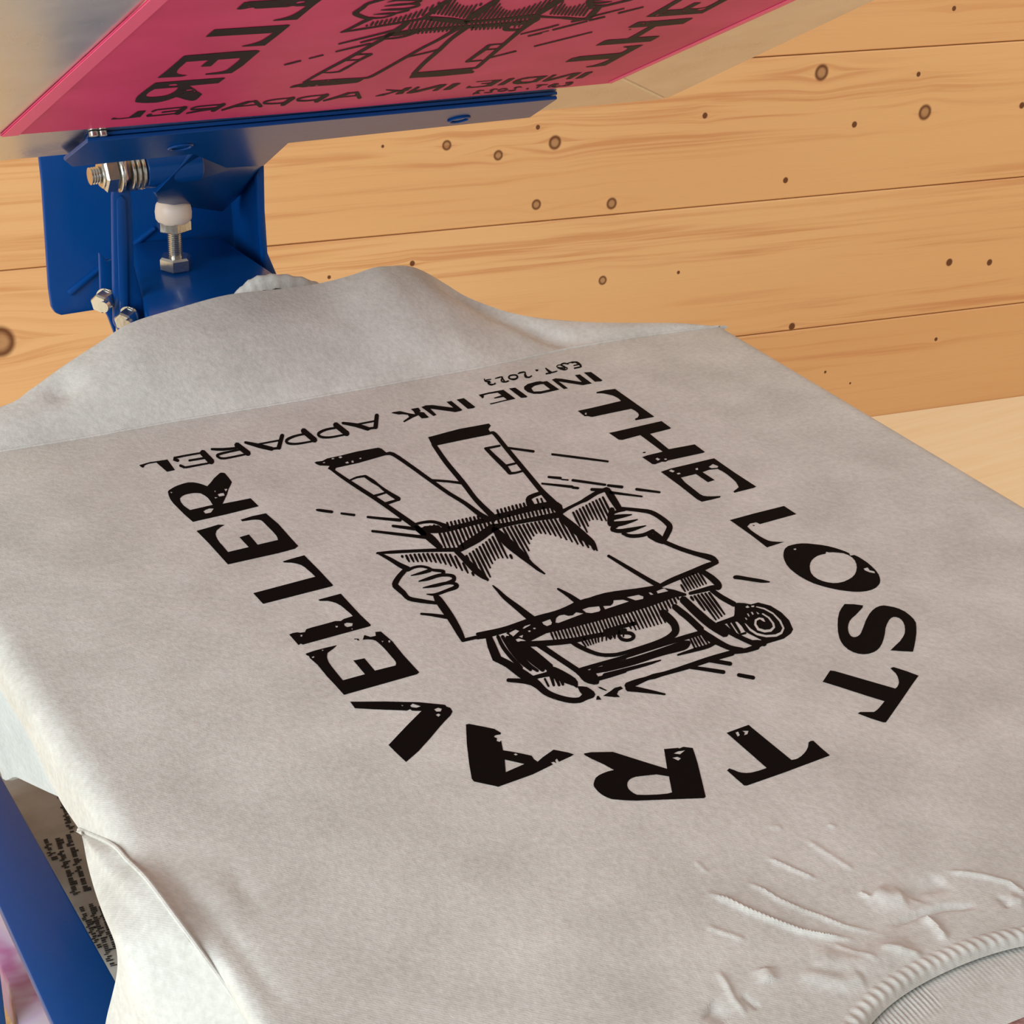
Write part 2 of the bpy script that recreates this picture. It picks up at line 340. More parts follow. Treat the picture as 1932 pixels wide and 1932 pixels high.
# ------------------------------------------------------------------ printed artwork data (units of 0.05 mm on the shirt plane)
POLYS=[[[-2257,1288,-1951,1284,-1673,1293,-1674,1379,-1676,1451,-1797,1458,-1921,1466,-1869,1537,-1823,1601,-1772,1685,-1735,1733,-1698,1786,-1689,1877,-1686,1966,-1703,1984,-1723,1985,-1800,1922,-1864,1853,-1912,1810,-1933,1854,-1957,1893,-1988,1926,-2025,1944,-2069,1944,-2117,1935,-2163,1920,-2200,1899,-2226,1884,-2242,1865,-2261,1798,-2274,1729,-2279,1657,-2276,1591,-2274,1514,-2271,1441],[-2200,1485,-2098,1485,-2001,1485,-1993,1545,-1988,1608,-1995,1665,-2011,1717,-2033,1734,-2058,1745,-2094,1752,-2133,1752,-2169,1737,-2196,1712,-2208,1679,-2215,1646,-2218,1588,-2212,1538],[-1892,1636,-1864,1643,-1838,1635,-1847,1591,-1896,1594],[-2113,1414,-2086,1432,-2049,1439,-2019,1420,-2065,1369,-2112,1372],[-1805,1701,-1780,1689,-1812,1650],[-1890,1711,-1882,1696,-1899,1678],[-1936,1603,-1914,1586,-1938,1576],[-2223,1856,-2212,1835,-2230,1826]],
[[-2289,1136,-2174,1144,-2094,1154,-2048,1126,-2096,1104,-2145,1068,-2173,1021,-2186,977,-2194,931,-2199,874,-2198,823,-2201,707,-2023,705,-2025,796,-2024,885,-1939,893,-1942,800,-1945,709,-1769,706,-1758,741,-1751,777,-1749,833,-1749,888,-1750,967,-1751,1044,-1756,1065,-1769,1080,-1791,1095,-1816,1104,-1862,1110,-1898,1118,-1898,1149,-1790,1162,-1671,1156,-1655,944,-1664,683,-1667,544,-1709,516,-1854,511,-2279,528,-2280,718,-2281,915]],
[[-2282,40,-1755,49,-1756,109,-1761,165,-1764,214,-1774,257,-1798,297,-1826,328,-1878,358,-1878,378,-1780,386,-1688,388,-1685,126,-1689,-130,-1706,-140,-2280,-137]],
[[-2289,-619,-2259,-612,-2226,-617,-2207,-634,-2171,-641,-2147,-610,-2105,-606,-1979,-607,-1905,-605,-1869,-624,-1833,-607,-1757,-602,-1758,-549,-1763,-503,-1766,-464,-1771,-427,-1779,-396,-1789,-370,-1808,-343,-1829,-320,-1881,-294,-1884,-271,-1786,-270,-1693,-269,-1697,-465,-1699,-615,-1694,-775,-1707,-789,-2259,-789,-2267,-769,-2290,-781],[-1864,-670,-1839,-665,-1803,-693,-1824,-725,-1863,-722,-1874,-699],[-1935,-665,-1918,-677,-1930,-693,-1941,-687],[-1846,-752,-1836,-762,-1851,-771],[-2218,-659,-2205,-669,-2221,-691,-2227,-680]],
[[-2293,-908,-2220,-901,-2136,-903,-2042,-910,-2083,-939,-2148,-971,-2164,-996,-2177,-1022,-2187,-1053,-2195,-1086,-2201,-1148,-2204,-1210,-2207,-1279,-2209,-1343,-2035,-1346,-2031,-1252,-2028,-1148,-1944,-1159,-1951,-1337,-1787,-1346,-1770,-1322,-1763,-1297,-1761,-1270,-1756,-1149,-1755,-1083,-1758,-1015,-1763,-987,-1777,-963,-1807,-942,-1841,-930,-1801,-878,-1774,-922,-1731,-927,-1710,-878,-1671,-890,-1658,-1049,-1673,-1250,-1679,-1502,-1705,-1517,-2284,-1511,-2284,-1374,-2287,-1239,-2281,-1082,-2292,-979,-2287,-949,-2296,-928],[-2167,-912,-2156,-926,-2172,-931],[-2273,-967,-2251,-967,-2264,-985,-2278,-981],[-1680,-1025,-1665,-1032,-1682,-1057,-1690,-1050],[-1726,-1006,-1714,-1017,-1729,-1029]],
[[-1892,-887,-1863,-902,-1867,-928,-1878,-922,-1876,-906,-1893,-898]],
[[-2284,-1606,-2062,-1719,-1863,-1833,-1715,-1946,-1716,-1971,-1700,-1999,-1709,-2043,-1744,-2077,-1811,-2118,-1865,-2154,-2005,-2253,-2139,-2342,-2272,-2412,-2281,-2296,-2286,-2187,-2072,-2046,-1897,-1937,-1953,-1903,-1957,-1880,-1983,-1887,-2175,-1769,-2290,-1694],[-1936,-1843,-1909,-1829,-1873,-1884,-1909,-1886,-1936,-1864],[-1810,-1960,-1776,-1955,-1758,-1979,-1782,-2004,-1809,-1990],[-1832,-2023,-1807,-2018,-1802,-2039,-1827,-2053],[-1987,-1806,-1976,-1820,-1988,-1824]],
[[-1703,-2221,-1681,-2225,-1618,-2290,-1557,-2357,-1540,-2417,-1551,-2433,-1593,-2425,-1607,-2439,-1596,-2460,-1615,-2486,-1602,-2507,-1584,-2495,-1631,-2599,-1581,-2647,-1536,-2693,-1492,-2743,-1499,-2782,-1492,-2820,-1436,-2793,-1324,-2753,-1255,-2825,-1231,-2863,-1259,-2872,-1365,-2887,-1358,-2849,-1378,-2859,-1391,-2894,-1394,-2872,-1417,-2867,-1417,-2894,-1595,-2925,-1734,-2930,-1867,-2934,-1882,-2916,-1979,-2810,-1977,-2778,-1908,-2622,-1810,-2420],[-1675,-2696,-1583,-2800,-1741,-2820],[-1592,-2672,-1573,-2669,-1568,-2689,-1586,-2691]],
[[-1166,-2886,-1115,-2896,-981,-2962,-863,-3145,-764,-3294,-652,-3098,-561,-3131,-555,-3142,-521,-3138,-471,-3179,-505,-3255,-542,-3333,-630,-3502,-716,-3665,-734,-3672,-942,-3577,-1146,-3485,-1215,-3443,-1278,-3395,-1297,-3362,-1309,-3326,-1313,-3286,-1309,-3246,-1305,-3225,-1295,-3205,-1270,-3176,-1243,-3152,-1210,-3139,-1174,-3133,-1130,-3131,-1088,-3137,-1113,-3054,-1154,-2956,-1170,-2905],[-802,-3369,-843,-3445,-885,-3522,-918,-3519,-989,-3494,-1062,-3460,-1105,-3434,-1116,-3408,-1120,-3379,-1118,-3353,-1108,-3325,-1095,-3306,-1082,-3291,-1059,-3276,-1036,-3268,-1000,-3268,-963,-3279,-862,-3312],[-624,-3171,-584,-3164,-535,-3178,-591,-3199],[-661,-3207,-624,-3213,-612,-3240,-643,-3252]],
[[-157,-3144,38,-3138,37,-3183,40,-3353,45,-3606,69,-3612,92,-3613,129,-3604,170,-3587,205,-3568,238,-3544,262,-3520,279,-3500,302,-3493,321,-3500,315,-3584,313,-3687,297,-3689,-88,-3697,-400,-3695,-416,-3686,-417,-3585,-416,-3496,-389,-3486,-369,-3521,-359,-3545,-345,-3562,-318,-3581,-286,-3593,-226,-3600,-161,-3600,-159,-3428],[-100,-3170,-75,-3168,-93,-3210,-116,-3216],[-47,-3175,-7,-3196,-37,-3224,-66,-3224,-42,-3200]],
[[849,-2955,994,-2863,1019,-2885,1141,-3076,1264,-3269,1290,-3260,1316,-3243,1341,-3222,1359,-3198,1385,-3157,1401,-3118,1412,-3046,1443,-3045,1491,-3130,1531,-3219,1405,-3289,1163,-3428,920,-3565,902,-3556,854,-3476,813,-3387,840,-3381,928,-3427,966,-3417,1003,-3401,1086,-3358,1018,-3246,897,-3033]],
[[1700,-2180,1762,-2215,1815,-2262,1790,-2287,1668,-2348,1620,-2367,1573,-2393,1533,-2425,1501,-2458,1470,-2498,1450,-2533,1440,-2564,1445,-2585,1461,-2593,1484,-2592,1513,-2582,1543,-2563,1587,-2528,1634,-2490,1676,-2455,1720,-2422,1780,-2381,1839,-2350,1885,-2334,1927,-2329,1961,-2337,1984,-2358,2014,-2391,2036,-2432,2048,-2483,2045,-2542,2036,-2594,2014,-2648,1966,-2707,1915,-2764,1843,-2836,1768,-2905,1715,-2952,1642,-2907,1576,-2859,1660,-2822,1727,-2794,1793,-2755,1836,-2723,1871,-2686,1907,-2641,1932,-2597,1943,-2565,1944,-2537,1934,-2515,1915,-2503,1886,-2507,1849,-2526,1799,-2561,1747,-2604,1694,-2659,1637,-2711,1580,-2758,1529,-2791,1487,-2810,1448,-2820,1400,-2820,1358,-2808,1327,-2782,1309,-2748,1299,-2702,1304,-2647,1319,-2598,1346,-2543,1393,-2471,1452,-2396,1513,-2325,1583,-2257,1641,-2215]],
[[1754,-1348,1792,-1305,1832,-1272,1877,-1252,1919,-1252,1964,-1256,2003,-1267,2050,-1291,2090,-1324,2133,-1361,2172,-1402,2204,-1450,2231,-1506,2245,-1540,2252,-1576,2235,-1609,2272,-1616,2282,-1654,2285,-1701,2286,-1760,2278,-1823,2265,-1888,2243,-1948,2221,-1987,2195,-2024,2163,-2058,2129,-2080,2081,-2102,2032,-2110,1982,-2107,1930,-2092,1882,-2065,1840,-2032,1794,-1989,1754,-1939,1717,-1884,1685,-1824,1666,-1758,1655,-1688,1654,-1619,1660,-1549,1677,-1486,1704,-1427,1726,-1387],[1828,-1593,1864,-1556,1901,-1527,1946,-1504,1991,-1490,2034,-1488,2073,-1493,2099,-1469,2113,-1488,2148,-1504,2178,-1526,2212,-1555,2228,-1597,2230,-1640,2218,-1688,2192,-1737,2159,-1782,2119,-1823,2072,-1861,2021,-1887,1973,-1901,1915,-1910,1864,-1905,1825,-1888,1795,-1860,1770,-1823,1756,-1780,1755,-1735,1768,-1685,1795,-1638],[2195,-1821,2237,-1822,2223,-1866,2244,-1897,2228,-1924,2198,-1888,2185,-1847],[1890,-1308,1913,-1313,1897,-1333,1880,-1324]],
[[1715,-679,1979,-678,2281,-687,2285,-849,1899,-849,1891,-810,1832,-804,1778,-834,1767,-898,1767,-955,1770,-1016,1779,-1070,1788,-1106,1807,-1129,1847,-1158,1891,-1183,1813,-1186,1709,-1191,1718,-953],[1831,-831,1851,-845,1832,-854]],
[[1700,306,1813,319,2278,309,2276,-14,2285,-296,2252,-305,2047,-301,2051,-279,2141,-237,2161,-192,2179,-143,2189,-73,2195,1,2194,70,2183,127,2106,147,2026,136,2033,-33,1956,-40,1953,134,1794,137,1774,46,1766,-124,1762,-183,1770,-224,1796,-249,1829,-266,1903,-296,1881,-316,1780,-314,1696,-308,1685,-254,1697,10],[2133,193,2202,224,2221,168,2197,146,2143,162],[1772,288,1808,303,1819,264,1788,247],[1807,220,1840,221,1834,194,1803,196],[2009,221,2038,225,2020,190,1998,196]],
[[1718,1153,1768,1150,2293,1144,2288,983,2261,974,2044,970,2018,638,2286,613,2279,447,2254,440,1884,458,1849,444,1822,462,1735,448,1718,462,1714,615,1778,623,1941,622,1950,988,1746,979,1721,1000],[1800,533,1829,546,1835,508,1799,494],[1868,500,1894,500,1888,477,1864,475]],
[[1771,693,1800,692,1791,670,1767,674]],
[[1714,1671,1870,1667,2199,1673,2208,1727,2203,1771,2194,1809,2167,1852,2138,1890,2081,1918,2104,1942,2199,1941,2298,1923,2293,1589,2287,1252,2264,1249,2086,1265,2100,1295,2132,1302,2162,1327,2183,1352,2194,1384,2198,1439,2189,1487,1985,1495,1762,1501,1732,1538,1709,1544],[1747,1602,1767,1601,1744,1567,1731,1573]],
[[2234,2373,2304,2352,2298,2139,2271,2127,2215,2146]],
[[2123,2359,2174,2351,2167,2124,2068,2129,2045,2150,1903,2302,1900,2133,1855,2133,1864,2365,1912,2377,1960,2345,2096,2195]],
[[1763,2364,1806,2361,1810,2143,1698,2141,1596,2142,1539,2169,1508,2225,1512,2297,1543,2348,1605,2384,1706,2393,1746,2385],[1740,2315,1735,2188,1638,2186,1566,2213,1575,2250,1585,2286,1638,2318,1709,2325]],
[[1390,2373,1455,2366,1456,2145,1436,2130,1386,2143]],
[[1061,2378,1168,2382,1328,2373,1329,2150,1196,2151,1057,2144,1055,2167,1150,2169,1247,2174,1246,2234,1155,2240,1155,2259,1249,2275,1248,2340,1157,2352,1098,2348,1080,2312,1053,2290]],
[[822,2377,899,2376,900,2161,866,2146,817,2157]],
[[713,2376,764,2373,761,2158,734,2147,678,2147,625,2201,507,2313,495,2172,458,2162,450,2380,503,2394,561,2374,709,2238]],
[[343,2386,419,2380,405,2309,384,2296,416,2272,409,2159,379,2154,338,2167,342,2238,276,2217,152,2163,160,2190,250,2245,259,2287,222,2320,187,2330,142,2388,162,2400,232,2390,286,2312,325,2270,341,2325]],
[[-2279,2425,-2178,2438,-2024,2418,-2041,2205,-2113,2203,-2130,2407,-2200,2413,-2241,2398,-2263,2362,-2274,2376]],
[[-918,1803,-894,1812,-844,1801,-785,1825,-658,1823,-493,1831,-290,1815,-273,1785,-271,1680,-300,1655,-581,1627,-797,1630,-821,1598,-843,1592,-867,1648,-828,1688,-900,1733,-916,1767],[-688,1803,-661,1816,-656,1787,-683,1774],[-682,1686,-650,1696,-654,1663,-678,1663],[-620,1690,-599,1694,-611,1654,-630,1655],[-753,1809,-732,1811,-731,1789,-755,1789],[-853,1774,-833,1775,-838,1756,-856,1760],[-532,1708,-512,1707,-523,1686,-538,1688]],
[[205,1804,249,1804,400,1816,541,1825,689,1813,835,1804,830,1758,771,1702,759,1652,783,1612,721,1602,580,1610,456,1616,200,1623,157,1636]],
[[-812,-1314,-574,-1278,-377,-1268,-136,-1228,51,-1235,266,-1267,554,-1307,636,-1392,688,-1487,670,-1513,582,-1493,325,-1515,110,-1518,-91,-1510,-332,-1501,-589,-1477,-747,-1515,-840,-1515,-848,-1463,-846,-1393,-855,-1340],[-834,-1345,-766,-1326,-751,-1357,-836,-1404],[-711,-1336,-679,-1316,-624,-1314,-637,-1325,-704,-1346],[-534,-1329,-457,-1320,-470,-1368,-490,-1389,-530,-1393,-541,-1362],[-447,-1380,-407,-1327,-366,-1307,-329,-1314,-307,-1344,-274,-1352,-227,-1326,-187,-1368,-429,-1396],[-164,-1315,-104,-1310,-22,-1334,-42,-1384,-64,-1398,-130,-1392,-162,-1366],[6,-1345,62,-1368,97,-1347,126,-1311,196,-1337,222,-1380,-7,-1392],[241,-1318,344,-1332,365,-1370,342,-1399,277,-1390],[501,-1349,581,-1340,586,-1392,489,-1385],[434,-1338,451,-1344,452,-1381,428,-1376],[-837,-1445,-809,-1442,-787,-1471,-777,-1500,-844,-1477],[-795,-1419,-753,-1416,-781,-1450],[-639,-1367,-621,-1370,-624,-1387,-642,-1387],[-692,-1382,-674,-1385,-677,-1402,-696,-1404]],
[[-710,-2352,-695,-2349,-705,-2403,-738,-2386]],
[[-668,-2368,-610,-2349,-585,-2341,-539,-2321,-488,-2325,-490,-2357,-536,-2366,-567,-2394,-570,-2436,-608,-2416]],
[[-638,-2253,-621,-2267,-604,-2320,-614,-2326,-637,-2281]],
[[929,-1780,965,-1782,1008,-1810,1042,-1849,1110,-1851,1167,-1935,1180,-2050,1162,-2170,1106,-2289,1057,-2326,961,-2360,796,-2357,700,-2378,589,-2387,567,-2360,667,-2341,739,-2302,799,-2297,773,-2201,762,-2143,785,-2071,793,-2011,780,-1962,839,-1908,900,-1831],[1050,-1897,1066,-1892,1105,-1941,1122,-2026,1106,-2141,1060,-2244,994,-2299,930,-2313,853,-2283,808,-2229,799,-2151,829,-2046,835,-2054,825,-2133,832,-2205,873,-2257,941,-2282,998,-2273,1045,-2236,1082,-2150,1103,-2043,1087,-1957],[1029,-2000,1046,-1992,1056,-2062,1034,-2151,1002,-2204,938,-2239,885,-2225,855,-2175,881,-2099,932,-2041,983,-2030,1004,-2056,985,-2105,974,-2094,970,-2055,935,-2063,903,-2100,887,-2155,910,-2193,950,-2206,991,-2188,1015,-2147,1035,-2072],[979,-1860,1010,-1849,1006,-1880,982,-1878],[1030,-1865,1056,-1872,1041,-1892,1021,-1884],[931,-1944,943,-1945,928,-1985,916,-1985],[971,-1938,985,-1945,973,-1976,958,-1979],[880,-1982,890,-1987,883,-2016,871,-2015],[1011,-1952,1016,-1966,1015,-1992,1000,-1990]]]
RIBBONS=[[[2193,2617,2195,2612,2227,2616,2258,2620,2278,2612,2286,2579,2285,2535,2280,2511,2271,2509,2240,2506,2209,2504,2201,2497],[2197,2627,2205,2633,2237,2638,2271,2644,2296,2635,2307,2600,2307,2551,2293,2504,2259,2481,2227,2481,2197,2481,2196,2487]],
[[2296,2557,2294,2564,2240,2563,2233,2557],[2290,2547,2282,2541,2229,2542,2228,2548]],
[[2144,2625,2144,2630,2129,2634,2114,2638,2100,2637,2085,2628,2070,2612,2061,2591,2063,2576,2071,2563,2082,2553,2099,2548,2119,2547,2132,2543,2136,2535,2135,2526,2136,2526,2129,2521,2114,2516,2101,2515,2092,2522,2083,2535,2074,2548,2069,2547],[2140,2617,2134,2613,2119,2616,2104,2618,2092,2617,2083,2611,2079,2606,2078,2604,2080,2595,2086,2584,2096,2575,2112,2571,2132,2570,2147,2565,2153,2553,2152,2535,2140,2513,2122,2500,2104,2493,2088,2493,2077,2503,2070,2518,2062,2533,2064,2540]],
[[2024,2519,2023,2524,1894,2518,1886,2511],[2020,2510,2013,2504,1882,2493,1880,2499]],
[[1947,2621,1942,2610,1943,2506,1949,2504],[1955,2628,1961,2627,1963,2525,1958,2513]],
[[1839,2625,1838,2616,1856,2605,1863,2609],[1845,2634,1852,2638,1870,2627,1869,2619]],
[[1637,2623,1639,2618,1669,2620,1699,2621,1714,2618,1712,2617,1697,2598,1679,2574,1667,2550,1659,2527,1659,2507,1671,2500,1689,2499,1705,2501,1718,2507,1728,2515,1736,2522,1742,2531],[1642,2632,1648,2638,1679,2642,1711,2646,1732,2642,1724,2612,1705,2586,1692,2568,1685,2553,1679,2539,1679,2532,1687,2528,1702,2526,1716,2527,1724,2529,1730,2534,1738,2539,1743,2539]],
[[1604,2568,1596,2566,1587,2557,1580,2549,1573,2544,1562,2540,1549,2539,1539,2540,1532,2547,1526,2557,1524,2568,1524,2577,1526,2585,1528,2591,1532,2596,1539,2603,1548,2608,1558,2611,1570,2611,1580,2609,1588,2603,1594,2593,1597,2584,1596,2576,1593,2566,1589,2553,1591,2546],[1605,2560,1599,2548,1589,2539,1578,2528,1565,2519,1551,2514,1536,2512,1523,2514,1514,2523,1508,2535,1504,2548,1505,2562,1509,2579,1517,2596,1529,2612,1542,2625,1556,2633,1570,2638,1584,2638,1596,2635,1605,2628,1613,2617,1616,2604,1615,2588,1610,2574,1606,2561,1598,2550]],
[[1382,2621,1383,2616,1415,2618,1446,2620,1460,2617,1457,2618,1436,2597,1415,2571,1404,2545,1402,2526,1405,2513,1415,2506,1429,2503,1442,2504,1453,2508,1462,2515,1470,2521,1476,2529],[1386,2631,1392,2637,1425,2641,1458,2645,1478,2640,1464,2605,1440,2579,1425,2563,1423,2556,1422,2546,1424,2538,1431,2533,1443,2531,1454,2530,1460,2531,1466,2535,1473,2539,1477,2537]],
[[1346,2632,1346,2638,1330,2642,1313,2645,1299,2646,1286,2642,1273,2632,1262,2611,1264,2599,1270,2589,1277,2580,1284,2573,1291,2566,1299,2559,1305,2561],[1342,2624,1336,2619,1319,2621,1302,2622,1288,2622,1279,2619,1276,2617,1279,2624,1281,2620,1286,2612,1292,2603,1298,2594,1305,2585,1311,2576,1310,2569]],
[[1283,2591,1278,2585,1272,2575,1264,2562,1260,2546,1259,2530,1262,2514,1271,2503,1287,2503,1307,2508,1327,2512,1333,2519],[1287,2590,1286,2583,1281,2573,1278,2565,1277,2560,1277,2549,1280,2537,1286,2529,1298,2528,1317,2530,1335,2533,1337,2528]],
[[-363,2393,-364,2374,-321,2320,-282,2267,-251,2211,-222,2154,-202,2159],[-351,2414,-338,2420,-286,2380,-238,2336,-204,2279,-175,2219,-181,2188]],
[[11,2439,-12,2420,-143,2195,-151,2160],[24,2428,17,2395,-112,2169,-137,2149]],
[[-274,2309,-272,2300,-78,2288,-68,2297],[-268,2323,-259,2332,-64,2323,-61,2313]],
[[-231,2189,-229,2177,-133,2155,-119,2167],[-223,2208,-211,2218,-112,2203,-109,2189]],
[[-440,2410,-457,2364,-447,2147,-427,2137],[-410,2440,-390,2430,-380,2212,-397,2166]],
[[-407,2338,-409,2349,-452,2356,-495,2363,-535,2364,-574,2356,-610,2342,-641,2320,-666,2276,-671,2237,-663,2210,-647,2191,-623,2176,-589,2165,-544,2160,-490,2159,-435,2158,-426,2167],[-414,2321,-425,2311,-469,2316,-512,2321,-551,2319,-587,2308,-619,2293,-637,2279,-637,2279,-639,2269,-635,2251,-623,2234,-602,2218,-572,2205,-528,2198,-475,2195,-422,2192,-420,2182]],
[[-751,2429,-768,2383,-759,2159,-741,2148],[-722,2458,-703,2447,-695,2221,-711,2176]],
[[-726,2355,-729,2366,-768,2368,-808,2370,-846,2368,-883,2360,-919,2347,-950,2326,-975,2285,-982,2245,-974,2218,-956,2200,-929,2185,-893,2175,-847,2170,-792,2168,-737,2166,-727,2175],[-732,2338,-743,2328,-783,2328,-823,2328,-859,2323,-895,2312,-928,2297,-947,2284,-949,2282,-950,2275,-947,2259,-934,2242,-910,2227,-877,2215,-832,2208,-778,2204,-724,2200,-721,2190]],
[[-1304,2423,-1306,2404,-1270,2338,-1234,2274,-1195,2221,-1155,2170,-1136,2177],[-1293,2443,-1281,2447,-1235,2398,-1191,2347,-1152,2293,-1115,2237,-1118,2207]],
[[-932,2442,-953,2428,-1088,2213,-1097,2178],[-922,2426,-931,2393,-1064,2176,-1086,2161]],
[[-1206,2335,-1204,2326,-1020,2312,-1011,2321],[-1201,2349,-1193,2357,-1008,2346,-1005,2336]],
[[-1166,2206,-1164,2194,-1075,2166,-1062,2177],[-1159,2224,-1147,2234,-1056,2213,-1054,2198]],
[[-1396,2428,-1409,2383,-1387,2178,-1368,2170],[-1368,2458,-1349,2449,-1327,2243,-1341,2199]],
[[-1370,2324,-1373,2334,-1407,2336,-1442,2338,-1477,2339,-1518,2339,-1561,2339,-1594,2334,-1617,2316,-1632,2276,-1629,2256,-1626,2235,-1614,2213,-1584,2198,-1527,2194,-1451,2194,-1375,2195,-1366,2204],[-1376,2307,-1386,2297,-1420,2298,-1455,2299,-1490,2299,-1532,2297,-1574,2294,-1604,2288,-1610,2284,-1604,2297,-1602,2287,-1600,2270,-1594,2253,-1569,2238,-1514,2231,-1439,2230,-1364,2228,-1361,2219]],
[[-1619,2426,-1618,2411,-1576,2381,-1529,2355,-1472,2344,-1412,2337,-1402,2347],[-1611,2445,-1599,2453,-1554,2430,-1508,2408,-1454,2392,-1397,2377,-1395,2365]],
[[-1718,2430,-1735,2382,-1737,2179,-1718,2162],[-1690,2456,-1672,2440,-1670,2238,-1688,2188]],
[[-1680,2410,-1683,2420,-1838,2435,-1957,2441,-1988,2378,-1966,2333,-1951,2337],[-1685,2395,-1694,2387,-1849,2399,-1967,2401,-1960,2412,-1936,2386,-1938,2361]],
[[-1703,2311,-1706,2322,-1859,2336,-1869,2326],[-1709,2293,-1719,2282,-1872,2297,-1875,2308]],
[[-1701,2202,-1704,2211,-1933,2229,-1944,2219],[-1706,2187,-1715,2178,-1946,2190,-1949,2201]],
[[-1979,2264,-1982,2244,-1962,2196,-1951,2197],[-1968,2281,-1957,2282,-1937,2233,-1940,2214]],
[[2244,2609,2245,2603,2267,2603,2287,2604,2297,2595,2297,2566,2290,2527,2285,2513,2274,2511,2245,2512,2216,2513,2207,2506],[2249,2620,2257,2626,2279,2629,2303,2632,2319,2621,2322,2587,2314,2541,2291,2493,2258,2478,2229,2483,2201,2487,2200,2495]],
[[2304,2560,2303,2566,2245,2566,2237,2560],[2298,2549,2291,2543,2233,2543,2232,2550]],
[[2210,2607,2212,2616,2205,2631,2197,2647,2184,2656,2164,2653,2141,2642,2116,2614,2116,2589,2124,2572,2127,2560,2123,2552,2115,2543,2110,2539,2099,2546,2085,2563,2071,2581,2064,2578],[2203,2598,2196,2596,2187,2608,2177,2620,2167,2625,2152,2622,2135,2615,2135,2618,2138,2615,2146,2598,2149,2577,2137,2548,2116,2521,2094,2509,2080,2519,2067,2540,2055,2560,2057,2569]],
[[1951,2622,1944,2611,1914,2487,1918,2481],[1959,2627,1963,2622,1935,2500,1927,2487]],
[[2003,2512,2002,2518,1894,2520,1884,2512],[1998,2502,1990,2495,1879,2490,1878,2498]],
[[1833,2610,1832,2598,1844,2593,1855,2600],[1842,2625,1853,2632,1864,2626,1864,2614]],
[[1659,2638,1660,2631,1681,2630,1701,2629,1710,2623,1707,2611,1694,2587,1682,2559,1676,2533,1673,2509,1678,2493,1693,2493,1713,2503,1731,2512,1739,2522],[1664,2648,1671,2654,1693,2654,1715,2654,1729,2644,1724,2617,1709,2588,1700,2566,1696,2547,1694,2530,1696,2521,1705,2522,1721,2529,1739,2537,1743,2533]],
[[1609,2565,1616,2576,1619,2591,1622,2608,1618,2623,1604,2633,1584,2638,1564,2639,1544,2630,1525,2614,1508,2590,1501,2566,1503,2548,1510,2534,1524,2526,1542,2523,1560,2524,1578,2534,1593,2547,1606,2560,1613,2571],[1601,2559,1597,2563,1599,2577,1601,2588,1598,2595,1586,2603,1568,2608,1552,2609,1538,2603,1527,2593,1524,2590,1523,2584,1524,2572,1529,2562,1541,2556,1557,2553,1572,2553,1582,2559,1594,2568,1607,2580,1613,2580]],
[[1402,2627,1403,2621,1422,2622,1441,2623,1450,2619,1450,2609,1443,2589,1436,2566,1430,2544,1424,2522,1425,2502,1438,2499,1455,2504,1470,2510,1479,2518],[1406,2637,1413,2643,1433,2646,1453,2648,1468,2643,1468,2621,1460,2596,1454,2575,1449,2554,1444,2537,1444,2529,1451,2528,1465,2531,1480,2535,1483,2530]],
[[1290,2673,1284,2666,1276,2648,1266,2626,1264,2605,1276,2594,1295,2587,1307,2583,1317,2605,1307,2607,1292,2598,1281,2575,1273,2550,1272,2529,1281,2517,1295,2511,1309,2510,1322,2517,1331,2529,1338,2538,1342,2546],[1295,2673,1295,2666,1287,2648,1280,2633,1279,2624,1290,2616,1308,2610,1319,2605,1305,2584,1298,2588,1296,2589,1293,2580,1288,2560,1287,2546,1295,2538,1307,2533,1318,2532,1323,2534,1328,2540,1335,2548,1341,2551]],
[[-853,1659,-860,1639,-854,1568,-849,1498,-841,1425,-832,1353,-822,1279,-809,1195,-793,1093,-775,981,-760,872,-747,767,-736,665,-727,572,-718,491,-711,420,-707,358,-707,310,-709,270,-712,228,-697,213],[-839,1672,-830,1669,-821,1601,-812,1534,-803,1465,-792,1396,-780,1324,-766,1241,-749,1140,-729,1029,-712,920,-697,816,-684,715,-672,624,-662,544,-653,472,-648,408,-647,354,-650,310,-653,267,-671,231]],
[[-302,1667,-300,1653,-282,1646,-268,1641,-256,1615,-245,1548,-235,1456,-226,1357,-216,1252,-208,1141,-199,1035,-191,939,-183,847,-174,763,-162,690,-150,624,-141,557,-137,479,-135,397,-132,330,-129,288,-125,262,-121,237,-100,234],[-293,1688,-279,1699,-258,1699,-234,1698,-213,1666,-200,1595,-190,1500,-182,1399,-172,1294,-164,1182,-155,1076,-147,979,-140,887,-131,804,-119,732,-107,667,-96,599,-88,520,-83,441,-77,378,-72,342,-66,321,-60,298,-73,261]],
[[-185,1058,-185,1043,-119,999,-58,954,-9,908,35,862,49,868],[-174,1075,-162,1082,-96,1037,-34,992,17,948,63,905,62,887]],
[[-797,1361,-793,1355,-757,1368,-721,1375,-686,1370,-651,1361,-639,1370],[-794,1374,-786,1384,-748,1398,-709,1409,-671,1407,-633,1401,-631,1389]],
[[-651,1386,-658,1364,-654,1321,-650,1278,-645,1241,-639,1213,-633,1189,-629,1161,-628,1124,-628,1082,-627,1034,-621,978,-613,917,-605,857,-588,853],[-637,1401,-626,1398,-618,1359,-609,1320,-603,1283,-602,1250,-602,1219,-601,1186,-598,1150,-594,1114,-588,1072,-578,1022,-566,965,-554,909,-565,876]],
[[-573,885,-577,894,-706,888,-722,872],[-578,869,-589,859,-724,835,-730,848]],
[[-614,1044,-618,1052,-740,1045,-752,1033],[-620,1030,-629,1020,-754,1003,-759,1013]],
[[-1282,1020,-1282,1009,-1278,998,-1266,982,-1231,949,-1188,911,-1175,917],[-1276,1031,-1268,1035,-1258,1034,-1242,1025,-1206,993,-1163,953,-1164,936]],
